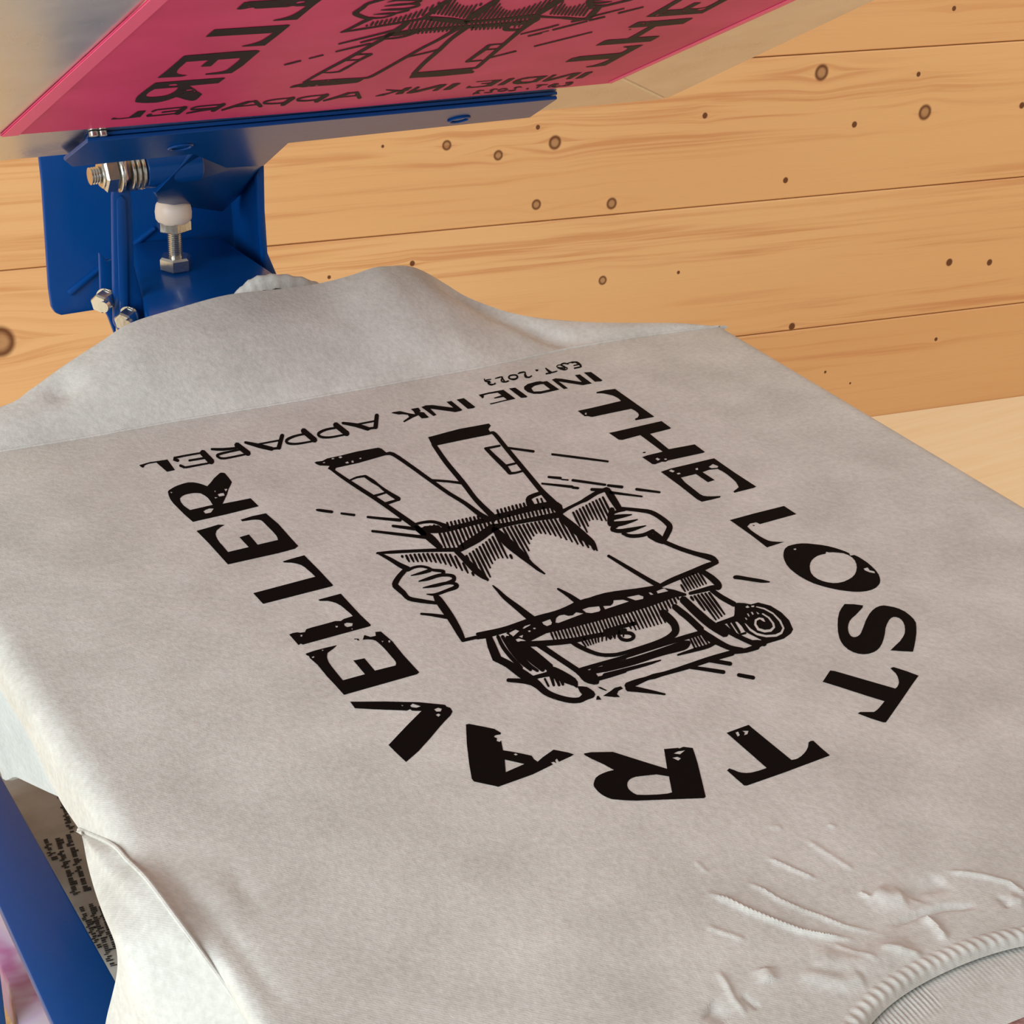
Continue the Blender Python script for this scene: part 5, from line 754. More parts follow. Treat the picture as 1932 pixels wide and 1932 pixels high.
# ------------------------------------------------------------------ the T-shirt on the platen
shirt = thing('t_shirt', 'light beige T-shirt with black headless traveller print, stretched over the print platen', 'shirt', (0, -0.05, 0))
XL, XR = -0.212, 0.212
RR = 0.008
CREASE = [(-0.16231,0.15983,0.00000), (-0.12684,0.15668,-0.00000), (-0.08279,0.15466,0.00000), (-0.03119,0.15051,0.00000), (0.01135,0.14853,0.00000), (0.06759,0.14555,0.00000), (0.12300,0.14648,0.00000), (0.15947,0.14374,0.00000), (0.21511,0.13543,0.00000)]
CR = [(c[0], c[1]) for c in CREASE]
CR = [(-0.25, CR[0][1] + 0.004)] + CR
def yback(x): return interp(x, CR)
NECK = -0.020
def neck_y(x):
    t = x - NECK
    return -0.2765 - 3.5 * t * t - 900 * t ** 4 if abs(t) < 0.085 else -0.37
WR = [(0.0012,0.0011,[(-0.0637,-0.2227),(-0.0607,-0.2284),(-0.0582,-0.2347),(-0.0537,-0.2434),(-0.0495,-0.2505),(-0.0440,-0.2560),(-0.0379,-0.2606)]),
 (0.0007,0.001,[(-0.0501,-0.2240),(-0.0478,-0.2299),(-0.0466,-0.2351),(-0.0435,-0.2422),(-0.0395,-0.2488),(-0.0364,-0.2549),(-0.0292,-0.2623)]),
 (0.0006,0.001,[(-0.0371,-0.2177),(-0.0335,-0.2263),(-0.0300,-0.2338)]),
 (0.0009,0.0012,[(0.0085,-0.2497),(0.0135,-0.2538),(0.0175,-0.2573),(0.0223,-0.2637),(0.0227,-0.2686),(0.0195,-0.2778)]),
 (0.0007,0.001,[(-0.0223,-0.2445),(-0.0211,-0.2488)]),
 (-0.0012,0.0014,[(-0.0236,-0.2613),(-0.0117,-0.2611),(-0.0034,-0.2628),(0.0052,-0.2665)]),
 (0.0014,0.0016,[(-0.0123,-0.2625),(-0.0123,-0.2679),(-0.0137,-0.2741)]),
 (0.0009,0.0016,[(-0.0338,-0.2676),(-0.0295,-0.2720),(-0.0244,-0.2760)]),
 (0.0007,0.0013,[(-0.0818,-0.2525),(-0.0830,-0.2584),(-0.0847,-0.2639),(-0.0854,-0.2705)]),
 (-0.0007,0.0012,[(-0.0816,-0.2631),(-0.0807,-0.2700)]),
 (0.0012,0.0035,[(-0.0617,-0.2650),(-0.0525,-0.2741),(-0.0461,-0.2751)]),
 (0.0005,0.0012,[(-0.0451,-0.2589),(-0.0416,-0.2659),(-0.0386,-0.2717)]),
 (0.0005,0.0011,[(-0.0733,-0.2350),(-0.0697,-0.2405),(-0.0665,-0.2456)]),
 (0.0004,0.0012,[(-0.0204,-0.2168),(-0.0189,-0.2254),(-0.0167,-0.2362)]),
 (0.0003,0.001,[(-0.0584,-0.2082),(-0.0581,-0.2151)]),
 (0.0016,0.0045,[(-0.0184,-0.2465),(-0.0163,-0.2513),(-0.0110,-0.2533)]),
 (-0.0014,0.004,[(-0.0097,-0.2549),(-0.0044,-0.2522),(0.0056,-0.2529)]),
 (0.001,0.003,[(0.0165,-0.2690),(0.0198,-0.2725)]),
 (-0.0008,0.0015,[(0.0153,-0.2665),(0.0141,-0.2722)]),
 (0.0012,0.003,[(-0.0693,-0.2576),(-0.0711,-0.2632)]),
 (-0.0012,0.004,[(-0.0937,-0.2629),(-0.0906,-0.2693)]),
 (0.0016,0.006,[(-0.0553,-0.2618),(-0.0427,-0.2703),(-0.0231,-0.2707)]),
 (0.0003,0.0015,[(-0.0268,-0.2054),(-0.0234,-0.2082)]),
 (0.0004,0.0012,[(-0.0093,-0.2137),(-0.0080,-0.2164)]),
 (-0.0006,0.0026,[(-0.2036,-0.1372),(-0.2013,-0.1551),(-0.1992,-0.1723),(-0.1983,-0.1901),(-0.1972,-0.2062)]),
 (0.0005,0.006,[(-0.1986,-0.1407),(-0.1944,-0.1513),(-0.1941,-0.1624)]),
 (-0.0007,0.003,[(-0.1856,-0.1491),(-0.1890,-0.1625)])]
WR = [(a, w, p, (min(q[0] for q in p) - 4 * w, max(q[0] for q in p) + 4 * w, min(q[1] for q in p) - 4 * w, max(q[1] for q in p) + 4 * w)) for a, w, p in WR]
def wrinkle(x, y):
    h = 0
    for amp, wid, pts, bb in WR:
        if x < bb[0] or x > bb[1] or y < bb[2] or y > bb[3]: continue
        best = 1e9; bt = 0
        n = len(pts) - 1
        for i in range(n):
            ax, ay = pts[i]; bx, by = pts[i + 1]
            dx, dy = bx - ax, by - ay; L2 = dx * dx + dy * dy
            t = max(0, min(1, ((x - ax) * dx + (y - ay) * dy) / L2))
            d = (x - ax - t * dx) ** 2 + (y - ay - t * dy) ** 2
            if d < best: best = d; bt = (i + t) / n
        if best < (4 * wid) ** 2:
            h += 1.15 * amp * math.exp(-best / (0.7 * wid * wid)) * min(1, 6 * bt + .1, 6 * (1 - bt) + .1)
    return h
def top_z(x, y):
    e = max(0, x - (XR - RR))
    z = -(RR - math.sqrt(max(0, RR * RR - e * e))) if e > 0 else 0
    if y < -0.19: z += wrinkle(x, y)
    elif x < -0.1 and y < -0.1: z += wrinkle(x, y)
    if y < -0.30: z -= (abs(y) - 0.30) ** 2 * 6
    return z
# left edge: the seam between body and sleeve, and the lower border of the side strip
SEAM = [(-0.21250,-0.07727,-0.02215), (-0.21250,-0.11031,-0.00484), (-0.21250,-0.12471,-0.00084), (-0.21250,-0.14209,0.00398), (-0.21100,-0.16193,0.00289), (-0.20900,-0.17346,-0.00043), (-0.20600,-0.18475,-0.00632), (-0.20300,-0.19313,-0.01324), (-0.20000,-0.20429,-0.02032)]
ZB = sorted([(s[1], s[2]) for s in SEAM] + [(0.30, -0.02), (0.03, -0.019), (0.00592,-0.01554), (-0.01206,-0.01612), (-0.02935,-0.01667), (-0.04490,-0.02198), (-0.06082,-0.02345)])
def seam_x(y):
    return interp(y, sorted([(s[1], s[0]) for s in SEAM] + [(0.3, XL)]))
bm = bmesh.new()
rows = []
TS = []
TY = [0.0 + 0.36 * i / 330 for i in range(330)] + [0.36 + 0.64 * i / 60 for i in range(61)]
NY = len(TY) - 1
x0_ = XL + RR + 0.001
xs = [x0_ + (-0.115 - x0_) * i / 45 for i in range(45)] + [-0.115 + 0.17 * i / 260 for i in range(260)] + [0.055 + (XR - 0.055) * i / 70 for i in range(71)]
ARC = 10
for j in range(NY + 1):
    t = TY[j]
    row = []
    # side strip: from the lower border up over the rounded edge
    y0 = -0.37 + t * (yback(XL) + 0.37)
    zb = interp(y0, ZB); xe = seam_x(y0)
    s_tot = RR * PI / 2 + max(0.0, -zb - RR) if zb < -RR else RR * math.acos(max(-1, min(1, 1 + zb / RR))) if zb < 0 else 0.0
    side = []
    for i in range(ARC):
        s = s_tot * (1 - i / ARC)
        if s < RR * PI / 2:
            a = s / RR; side.append(Vector((XL + RR - RR * math.sin(a), y0, -(RR - RR * math.cos(a)))))
        else:
            dd = s - RR * PI / 2
            side.append(Vector((XL + 0.002 * math.sin(dd * 60) * 0.5, y0, -RR - dd)))
    dlt = Vector((xe, y0, zb)) - side[0]
    for i, p in enumerate(side): row.append(p + dlt * (1 - i / ARC))
    for x in xs:
        lo = max(neck_y(x), -0.37)
        # blend so that columns near the neck follow its curve
        y = lo + (yback(x) - lo) * t
        row.append(Vector((x, y, top_z(x, y))))
    rows.append(row)
grid(bm, rows)
body = link('body', bm, M_SHIRT, shirt)

# raised line where the fabric bends over the back end of the platen
bm = bmesh.new()
tube(bm, [Vector((x, yback(x), 0.0001)) for x in [XL + .004 + (XR - XL - .01) * i / 80 for i in range(81)]], 0.00055, 8)
link('fold_edge', bm, M_SHIRT, shirt)

# back part of the shirt, draped up over the press arm
RIDGE = [(-0.235, 0.20, 0.0), (-0.20, 0.19, 0.004), (-0.15354,0.18500,0.00868), (-0.13718,0.19000,0.01229), (-0.12032,0.19500,0.01811), (-0.10191,0.20000,0.02361), (-0.08445,0.20500,0.02847), (-0.06024,0.21000,0.02942), (-0.03122,0.21500,0.02978), (-0.00212,0.21800,0.02671), (0.01884,0.22000,0.02520), (0.03637,0.22000,0.02647), (0.04970,0.22000,0.02850), (0.05869,0.22000,0.02788), (0.06931,0.22000,0.02614), (0.07857,0.22000,0.02174), (0.08771,0.21500,0.01564), (0.09371,0.20500,0.01159), (0.10051,0.19500,0.00916), (0.10878,0.18500,0.00709), (0.11913,0.17600,0.00574), (0.13326,0.16800,0.00448), (0.14410,0.16000,0.00470), (0.15959,0.15400,0.00388), (0.18908,0.14400,0.00205), (0.2110, 0.1352, -0.0012)]
rc = catmull(RIDGE, 5)
HOL = [(0.08583,0.20500,0.01554), (0.09923,0.19000,0.00720), (0.11248,0.17000,0.00258), (0.12304,0.14430,0.00200)]
bm = bmesh.new(); rows = []
NT_ = 26
for j in range(NT_ + 14):
    row = []
    for i, r in enumerate(rc):
        f = i / (len(rc) - 1)
        xr = r.x; xc = XL - 0.02 + (f * 0) if False else None
        c0 = Vector((interp(f, [(0, -0.25), (0.10, -0.165), (1, 0.2125)]), 0, 0))
        c = Vector((r.x * 0.995 if f > 0.02 else r.x, 0, 0)); c.y = yback(c.x); c.z = 0
        h = max(r.z, 0)
        if j <= NT_:
            t = j / NT_
            p = c.lerp(r, t)
            p.z += h * 0.22 * math.sin(PI * t)
            p.z += 0.0012 * math.sin(PI * t) * noise.noise(Vector((p.x * 22, p.y * 22, 0)))
            for a, b in zip(HOL, HOL[1:]):
                pass
            dmin = 1e9
            for a, b in zip(HOL, HOL[1:]):
                ax, ay = a[0], a[1]; dx, dy = b[0] - ax, b[1] - ay
                tt = max(0, min(1, ((p.x - ax) * dx + (p.y - ay) * dy) / (dx * dx + dy * dy)))
                dmin = min(dmin, math.hypot(p.x - ax - tt * dx, p.y - ay - tt * dy))
            p.z -= 0.005 * math.exp(-(dmin / 0.008) ** 2) * math.sin(PI * min(1, t)) * (1 if f > 0.3 else 0)
            dd = math.hypot(p.x + 0.125, p.y - 0.182)
            p.z -= 0.0035 * math.exp(-(dd / 0.008) ** 2)
        else:
            s = (j - NT_) / 14
            a = s * 1.35
            p = r + Vector((0, 0.006 * math.sin(a) + 0.03 * s * s, -0.006 * (1 - math.cos(a)) - 0.09 * s * s))
            fo = max(0.0, min(1.0, (0.96 - f) / 0.2))
            if f > 0.72: p = r + Vector((-0.01 * s * (1 - fo), (0.004 * math.sin(a) + 0.008 * s) * fo, -0.006 * (1 - math.cos(a)) * fo - 0.05 * s * s * (0.1 + 0.9 * fo)))
        row.append(p)
    rows.append(row)
grid(bm, rows)
link('back_drape', bm, M_SHIRT, shirt)

# small second fold peeping out behind the drape
bm = bmesh.new()
FD = catmull([(-0.02135,0.23200,0.02073), (-0.01501,0.23200,0.02577), (-0.00928,0.23200,0.02869), (-0.00075,0.23200,0.02894), (0.00867,0.23200,0.02709), (0.01877,0.23200,0.02343), (0.02811,0.23200,0.01788), (0.03639,0.23200,0.01072)], 4)
rows = []
for j in range(9):
    s = (j - 3) / 5
    rows.append([p + Vector((0, 0.008 * s if s < 0 else 0.012 * s, -0.016 * s * s - 0.0004 * math.sin(i * 1.9))) for i, p in enumerate(FD)])
grid(bm, rows)
link('rear_fold', bm, M_SHIRT, shirt)

# sleeve hanging from the seam
bm = bmesh.new()
A = catmull([Vector(s) for s in SEAM], 5)
Bp = catmull([(-0.21450,-0.08445,-0.01686), (-0.21800,-0.10041,-0.01315), (-0.22100,-0.11607,-0.01236), (-0.22400,-0.13285,-0.01123), (-0.22700,-0.14927,-0.00974), (-0.22800,-0.15043,-0.01870), (-0.22900,-0.14897,-0.02992), (-0.23000,-0.14741,-0.04145), (-0.23100,-0.14404,-0.06034)], 5)
rows = []
for t in [i / 18 for i in range(19)]:
    row = []
    for i, (a, b) in enumerate(zip(A, Bp)):
        p = a.lerp(b, t)
        L = (a - b).length
        p += Vector((-0.14 * L, 0, 0.05 * L)) * math.sin(PI * t)
        p.x += 0.0012 * math.sin(t * 9 + i * .22) * min(1, L * 30)
        row.append(p)
    rows.append(row)
for s in (0.3, 0.6, 1.0):
    rows.append([p + Vector((0.03 * s, -0.02 * s, -0.05 * s)) for p in Bp])
grid(bm, rows)
link('sleeve', bm, M_SHIRT, shirt)
bm = bmesh.new()
tube(bm, [p + Vector((-0.0003, 0, 0.0004)) for p in A], 0.0008, 8)
link('shoulder_seam', bm, M_SHIRT, shirt)

# under layer of the shirt hanging lower on the left
bm = bmesh.new()
LOW = catmull([(-0.190, 0.16, -0.070), (-0.190, 0.10, -0.066), (-0.19000,0.10883,-0.12721), (-0.19000,0.08334,-0.11360), (-0.19000,0.05962,-0.10178), (-0.19100,0.03366,-0.08789), (-0.19300,0.00573,-0.07205), (-0.19500,-0.02014,-0.05926)], 5)
rows = []
for t in [i / 10 for i in range(11)]:
    rows.append([Vector((-0.196, p.y, -0.010)).lerp(p, t) + Vector((-0.003 * math.sin(PI * t), 0, 0)) for p in LOW])
rows.append([p + Vector((0.003, 0, -0.001)) for p in LOW]); rows.append([p + Vector((0.05, 0, 0.006)) for p in LOW])
grid(bm, rows)
link('front_layer', bm, M_SHIRT_SHADED, shirt)

# ribbed collar band along the neckline
bm = bmesh.new(); rows = []
nx = 700
def colx(i): return NECK - 0.084 + 0.168 * i / nx
def edge_y(x): return neck_y(x) - 0.0062
for j in range(11):
    t = j / 10; row = []
    for i in range(nx + 1):
        x = colx(i); yy = neck_y(x); rib = 0.00032 * math.sin(x * 2 * PI / 0.0034) * math.sin(PI * min(1, t * 1.1))
        y = yy + 0.0006 - 0.0068 * t
        zz = top_z(x, yy) * (1 - t) + 0.0006 * math.sin(PI * min(1, t * 1.2)) - 0.0035 * max(0, t - .75) / .25 * 0.6 + rib
        row.append((x + 0.0012 * t, y, zz))
    rows.append(row)
grid(bm, rows)
link('collar_band', bm, M_SHIRT, shirt)
# inner side of the far half of the collar, seen through the neck opening
bm = bmesh.new(); rows = []
for j in range(13):
    t = j / 12; row = []
    for i in range(nx + 1):
        x = colx(i)
        fine = 0.00022 * math.sin(x * 2 * PI / 0.0016) * (1 if t < .35 else max(0, 1 - (t - .35) * 6)) * (1 if x < -0.03 else .2)
        y = edge_y(x) + 0.003 - (0.0245 + 0.1 * (x - NECK) ** 2) * t
        zz = -0.0035 - 0.003 * t * t + fine
        row.append((x, y, zz))
    rows.append(row)
grid(bm, rows)
link('collar_inside', bm, M_INNER, shirt)

# the print itself: a thin layer of ink on the fabric
bm = bmesh.new(); art(bm, 0.00012)
link('printed_design', bm, M_INK, shirt, smooth=False)

# ------------------------------------------------------------------ pink cloth under the neckline
bm = bmesh.new()
rows = [[(x, y, -0.0105 + 0.0008 * noise.noise(Vector((x * 60, y * 60, 0)))) for x in [-0.08 + .14 * i / 40 for i in range(41)]] for y in [-0.292 - 0.07 * j / 20 for j in range(21)]]
grid(bm, rows)
r = bmesh.ops.extrude_face_region(bm, geom=bm.faces[:])
bmesh.ops.translate(bm, verts=[v for v in r['geom'] if isinstance(v, bmesh.types.BMVert)], vec=(0, 0, -0.0012))
tag(link('folded_cloth', bm, M_PINKCLOTH), 'piece of pink cloth lying on the platen in the shirt neck opening', 'cloth')

# ------------------------------------------------------------------ the screen printing press
press = thing('screen_printing_press', 'blue steel screen printing press with hinge, bolts and platen under the shirt', 'printing press', (0, 0.3, TZ))
# platen board under the shirt
bm = bmesh.new(); box(bm, XL + .010, XR - .010, -0.36, 0.128, -0.016, -0.012); bevel(bm, .0015)
link('platen_board', bm, M_PLATEN, press)
bm = bmesh.new(); box(bm, -0.03, 0.03, -0.25, 0.26, -0.05, -0.0165); bevel(bm, .002)
link('platen_arm', bm, M_BLUE, press)

# hinge head behind the platen
bm = bmesh.new()
prism(bm, [(-0.07756,0.34500,0.07677), (-0.07683,0.34500,0.05151), (-0.07777,0.34500,-0.00657), (-0.07717,0.34500,-0.01721), (-0.07571,0.34500,-0.02081), (-0.07237,0.34500,-0.02293), (-0.04761,0.34500,-0.02336), (-0.01743,0.34500,-0.02527), (0.04574,0.34500,-0.02768), (0.04727,0.34500,0.06267)], (0, 0.004, 0))
bevel(bm, .0012); back_plate = link('back_plate', bm, M_BLUE, press)
bm = bmesh.new()
prism(bm, [(-0.06857,0.34300,-0.00952), (-0.04780,0.34300,0.00322), (-0.04677,0.34300,0.00095), (-0.06702,0.34300,-0.01220)], (0, 0.004, 0))
prism(bm, [(-0.03436,0.34300,0.01005), (-0.01831,0.34300,0.01952), (-0.01691,0.34300,0.01751), (-0.03211,0.34300,0.00789)], (0, 0.004, 0))
bevel(bm, .001); link('diagonal_rib', bm, M_BLUE, back_plate)
# left strut: folded sheet standing on edge, front lip with a groove
bm = bmesh.new()
prism(bm, [(-0.06532,0.27200,0.06535), (-0.06419,0.27200,0.07054), (-0.06084,0.27200,0.07274), (-0.05723,0.27200,0.07010), (-0.05570,0.27200,0.06398), (-0.05564,0.27200,0.05095), (-0.05637,0.27200,0.02898), (-0.05383,0.27200,0.01505), (-0.05227,0.27200,0.00279), (-0.05294,0.27200,-0.01447), (-0.06393,0.27200,-0.00950), (-0.06867,0.27200,-0.00056), (-0.06689,0.27200,0.03623)], (0, 0.004, 0))
bevel(bm, .0012); strut = link('strut', bm, M_BLUE, press)
bm = bmesh.new()
prism(bm, [(-0.06382,0.27050,0.06401), (-0.06152,0.27050,0.06636), (-0.05928,0.27050,0.06335), (-0.05947,0.27050,0.04657), (-0.06156,0.27050,0.00215), (-0.06169,0.27050,-0.00933), (-0.06528,0.27050,-0.00866), (-0.06624,0.27050,0.00300), (-0.06459,0.27050,0.04735)], (0, 0.002, 0))
bevel(bm, .0008); link('groove', bm, M_BLUE, strut)
bm = bmesh.new()
prism(bm, [(-0.06942,0.28500,0.03270), (-0.06534,0.28500,0.02784), (-0.06197,0.28500,0.02870), (-0.06356,0.28500,-0.01464), (-0.06701,0.28500,-0.00236), (-0.07035,0.28500,0.00629)], (0, 0.003, 0))
bevel(bm, .0008); link('side_bracket', bm, M_BLUE, press)
# right side plate
bm = bmesh.new()
prism(bm, [(0.02253,0.30000,0.05599), (0.02723,0.30000,0.06447), (0.02699,0.30000,0.02927), (0.02811,0.30000,0.01192), (0.03456,0.30000,-0.00482), (0.02587,0.30000,-0.00487), (0.02351,0.30000,0.02392)], (0, 0.004, 0))
bevel(bm, .001); link('strut', bm, M_BLUE, press)
bm = bmesh.new()
p = [(0.02489,0.30400,0.05444), (0.02760,0.30400,-0.00814)]
prism(bm, [p[0], p[1], Vector(p[1]) + Vector((0, .04, 0)), Vector(p[0]) + Vector((0, .04, 0))], (0.003, 0, 0))
bevel(bm, .0008); link('side_plate', bm, M_BLUE, press)
# base block with dark upper face
BZ = 0.0116
bm = bmesh.new()
prism(bm, [(-0.03003,0.34788,0.01160), (0.01551,0.33498,0.01160), (0.01966,0.27029,0.01160), (0.01614,0.23914,0.01160), (-0.02824,0.22976,0.01160), (-0.06250,0.24310,0.01160), (-0.05632,0.26179,0.01160)], (0, 0, -0.035))
bevel(bm, .002); link('head_block', bm, M_BLUE, press)
bm = bmesh.new(); box(bm, -0.045, 0.04, 0.255, 0.33, TZ + 0.012, BZ - 0.035); bevel(bm, .003)
link('column', bm, M_BLUE, press)
bm = bmesh.new(); box(bm, -0.10, 0.10, 0.15, 0.42, TZ, TZ + 0.012); bevel(bm, .003)
link('base_plate', bm, M_BLUE, press)
# side rail of the base frame, parallel to the platen
BRZ = -0.20
bm = bmesh.new()
ra = (-0.16606,0.20515,-0.20000); rb = (-0.16810,0.04339,-0.20000); la = (-0.19702,0.10750,-0.20000); lb = (-0.20040,0.02543,-0.20000)
xr = (ra[0] + rb[0]) / 2; xl = (la[0] + lb[0]) / 2
def on_line(p, q, y):
    t = (y - p[1]) / (q[1] - p[1]); return (p[0] + (q[0] - p[0]) * t, y, BRZ)
prism(bm, [on_line(ra, rb, 0.268), on_line(la, lb, 0.268), on_line(la, lb, -0.20), on_line(ra, rb, -0.20)], (0, 0, -0.006))
bevel(bm, .0012); side_rail = link('side_rail', bm, M_BLUE, press)
bm = bmesh.new()
fa = (ra[0] + (rb[0]-ra[0]) * .1, ra[1] + (rb[1]-ra[1]) * .1)
prism(bm, [(ra[0] + (ra[0]-rb[0]) * .25 - .0045, ra[1] + (ra[1]-rb[1]) * .25, BRZ - .0061), (fa[0] - .0045 + (rb[0]-ra[0]) * .45, fa[1] + (rb[1]-ra[1]) * .55, BRZ - .0061), (fa[0] - .0045 + (rb[0]-ra[0]) * .35, fa[1] + (rb[1]-ra[1]) * .42, BRZ - .055), (ra[0] + (ra[0]-rb[0]) * .25 - .0045, ra[1] + (ra[1]-rb[1]) * .25, BRZ - .066)], (.003, 0, 0))
link('rail_light_blocker', bm, M_BLUE, side_rail, smooth=False)  # hidden flange added under the rail to keep window light off the carton
for yy in (0.238, -0.195):
    c = (on_line(ra, rb, yy + .014)[0] + on_line(la, lb, yy + .014)[0]) / 2
    bm = bmesh.new(); box(bm, c - .009, c + .009, yy, yy + 0.028, TZ, BRZ - 0.0062); bevel(bm, .002)
    link('rail_foot', bm, M_BLUE, side_rail)

# adjusting bolt with white nylon head
b0 = Vector((-0.02402,0.30000,0.01851)); b0.z = BZ
bm = bmesh.new(); thread(bm, b0 + Vector((0, 0, .0074)), (0, 0, 1), 0.0145, 0.0038, 0.0011); bolt_shaft = link('bolt_shaft', bm, M_ZINC, press)
bm = bmesh.new(); hexnut(bm, b0, (0, 0, 1), 0.0075, 0.0085, 0.25); link('lock_nut', bm, M_ZINC, bolt_shaft, smooth=False)
bm = bmesh.new(); hexnut(bm, b0 + Vector((0, 0, .0216)), (0, 0, 1), 0.0065, 0.0092, 0.6); link('bolt_head', bm, M_ZINC, bolt_shaft, smooth=False)
bm = bmesh.new(); lathe(bm, b0 + Vector((0, 0, .0265)), (0, 0, 1), [(0, .0082), (.0015, .0092), (.005, .0094), (.0085, .0088), (.0108, .0072), (.0122, .004)], 32)
nc = link('nylon_cap', bm, M_NYLON, bolt_shaft); nc['label'] = 'white nylon cap'

# pivot bolt, washers and sleeve (axis across the press)
def axp(px_pt): return Vector(px_pt)
s0 = Vector((-0.07646,0.27200,0.07779)); ax = Vector((1, 0, 0))
def X_at(v): return Vector(v).x - s0.x
x_nut0 = X_at((-0.07021,0.27200,0.07641)); x_nut1 = X_at((-0.06124,0.27200,0.07492)); x_st = X_at((-0.05804,0.27200,0.07448)); x_w = X_at((-0.05003,0.27200,0.07285))
ctr = s0 + Vector((0, 0.0, -0.0005))
bm = bmesh.new(); thread(bm, ctr, ax, x_nut0 + .002, 0.0042, 0.0013); pivot_bolt = link('pivot_bolt', bm, M_ZINC, press)
bm = bmesh.new(); hexnut(bm, ctr + ax * x_nut0, ax, (x_nut1 - x_nut0) * .80, 0.0088, .3)
lathe(bm, ctr + ax * (x_nut0 - .0012), ax, [(0, .0058), (.0006, .0066), (.003, .0068)], 24); link('pivot_nut', bm, M_ZINC, pivot_bolt, smooth=False)
bm = bmesh.new(); lathe(bm, ctr + ax * (x_nut1 - .0019), ax, [(0, .0094), (.0004, .0098), (.0014, .0098), (.0018, .0094)], 32); link('washer', bm, M_ZINC, pivot_bolt)
for q in range(3):
    bm = bmesh.new(); lathe(bm, ctr + ax * (x_st + .0004 + q * (x_w - x_st) / 3), ax, [(0, .0090), (.0005, .0097), (.0015, .0097), (.0020, .0090)], 32)
    link('washer', bm, M_ZINC, pivot_bolt)
bm = bmesh.new(); lathe(bm, ctr + ax * (x_w + .0002), ax, [(0, .0088), (.0006, .0094), (.028, .0094), (.0286, .0088)], 36)
link('pivot_sleeve', bm, M_BLUE, press)
# hex bolts at the foot of the strut
for c in ((-0.07037,0.27200,0.01169), (-0.06246,0.26200,0.00440)):
    c = Vector(c)
    bm = bmesh.new(); lathe(bm, c + Vector((.0005, .006, 0)), (-.75, -.66, 0), [(0, .0052), (.0010, .0052)], 24)
    hexnut(bm, c + Vector((.0004, .005, 0)), (-.75, -.66, 0), 0.0085, 0.0050, .4)
    lathe(bm, c + Vector((-.003, -.003, 0)), (-.75, -.66, 0), [(0, .0028), (.003, .0028)], 16)
    link('bolt', bm, M_ZINC, press, smooth=False)

# ------------------------------------------------------------------ screen and clamp, hinged up
SM = Matrix(((0.999367, -0.00759, 0.034752, 0.012585), (-0.010638, 0.868473, 0.495623, 0.057119), (-0.033943, -0.495679, 0.867842, 0.195673), (0.0, 0.0, 0.0, 1.0)))
def to_screen(bm):
    bmesh.ops.transform(bm, matrix=SM, verts=bm.verts)
def sprism(bm, pts, z0, z1):
    prism(bm, [(p[0], p[1], z0) for p in pts], (0, 0, z1 - z0))
# clamp jaw (part of the press)
bm = bmesh.new()
sprism(bm, [(-0.11765,0.14538), (0.11613,0.14394), (0.12186,0.18172), (-0.00750,0.18785), (-0.00079,0.23803), (-0.02304,0.23346), (-0.05398,0.19240), (-0.08524,0.19374), (-0.11068,0.19495), (-0.11858,0.17933)], -0.0042, -0.0024)
bevel(bm, .0004, 1); to_screen(bm); lower_jaw = link('lower_jaw', bm, M_BLUE, press, smooth=False)
bm = bmesh.new()
sprism(bm, [(-0.11616,0.14643), (0.11697,0.14446), (0.12638,0.17780), (-0.11269,0.17378)], -0.0018, -0.0002)
bevel(bm, .0003, 1); to_screen(bm); link('jaw_liner', bm, M_BLUE, press)
for c in ((-0.06708,0.17209), (0.07433,0.16857)):
    bm = bmesh.new()
    tube(bm, [(c[0] + .0052 * math.cos(a), c[1] + .0052 * math.sin(a), -0.0046) for a in [2 * PI * i / 28 for i in range(29)]], .0007, 6)
    lathe(bm, (c[0], c[1], -0.0045), (0, 0, 1), [(0, .0028), (.0004, .0028)], 16)
    to_screen(bm); link('clamp_screw', bm, M_BLUE, lower_jaw)
for c in ((-0.11463,0.14442), (-0.11052,0.14493)):
    bm = bmesh.new(); lathe(bm, (c[0], c[1], -0.0026), (0, 0, 1), [(0, .0016), (.0003, .002), (.0022, .002)], 16)
    to_screen(bm); link('clamp_pin', bm, M_ZINC, lower_jaw)
# gusset joining jaw and sleeve
bm = bmesh.new()
g = [(-0.02724,0.26200,0.08534), (-0.04772,0.26200,0.06762), (-0.03714,0.28500,0.05389), (0.01338,0.32500,0.02902), (0.03658,0.32500,0.04642), (0.01803,0.28000,0.07108)]
prism(bm, g, (0, 0.004, 0)); bevel(bm, .0006, 1); link('hinge_arm', bm, M_BLUE, press)

screen = thing('printing_screen', 'pink coated printing screen in an aluminium frame, tilted up above the shirt', 'screen', tuple(SM @ Vector((0, 0.16, 0))))
fx0, fx1, fy0, fy1 = -0.2115, 0.2105, -0.41, 0.1885
ix0, ix1, iy0, iy1 = -0.150, 0.146, -0.35, 0.130
def rail(pts):
    bm = bmesh.new(); sprism(bm, pts, 0.0, 0.032); bevel(bm, .0015, 2); to_screen(bm)
    return link('frame_rail', bm, M_ALU, screen, smooth=False)
rail([(fx0, fy1), (fx1, fy1), (ix1, iy1), (ix0, iy1)])
rail([(fx0, fy0), (ix0, iy0), (ix1, iy0), (fx1, fy0)])
rail([(fx0, fy0), (fx0, fy1), (ix0, iy1), (ix0, iy0)])
rail([(fx1, fy1), (fx1, fy0), (ix1, iy0), (ix1, iy1)])
bm = bmesh.new()
sprism(bm, [(-0.15672,0.13484), (-0.01175,0.13972), (0.14126,0.13462), (0.15413,0.00678), (0.160, -0.37), (-0.146, -0.37), (-0.15110,-0.04456)], -0.0008, -0.0002)
to_screen(bm); emul = link('emulsion_mesh', bm, M_PINK, screen, smooth=False)
bm = bmesh.new()
sprism(bm, [(-0.15624,0.13501), (-0.14927,0.13476), (-0.14473,-0.04349), (-0.140, -0.37), (-0.146, -0.37), (-0.15110,-0.04456)], -0.00125, -0.0009)
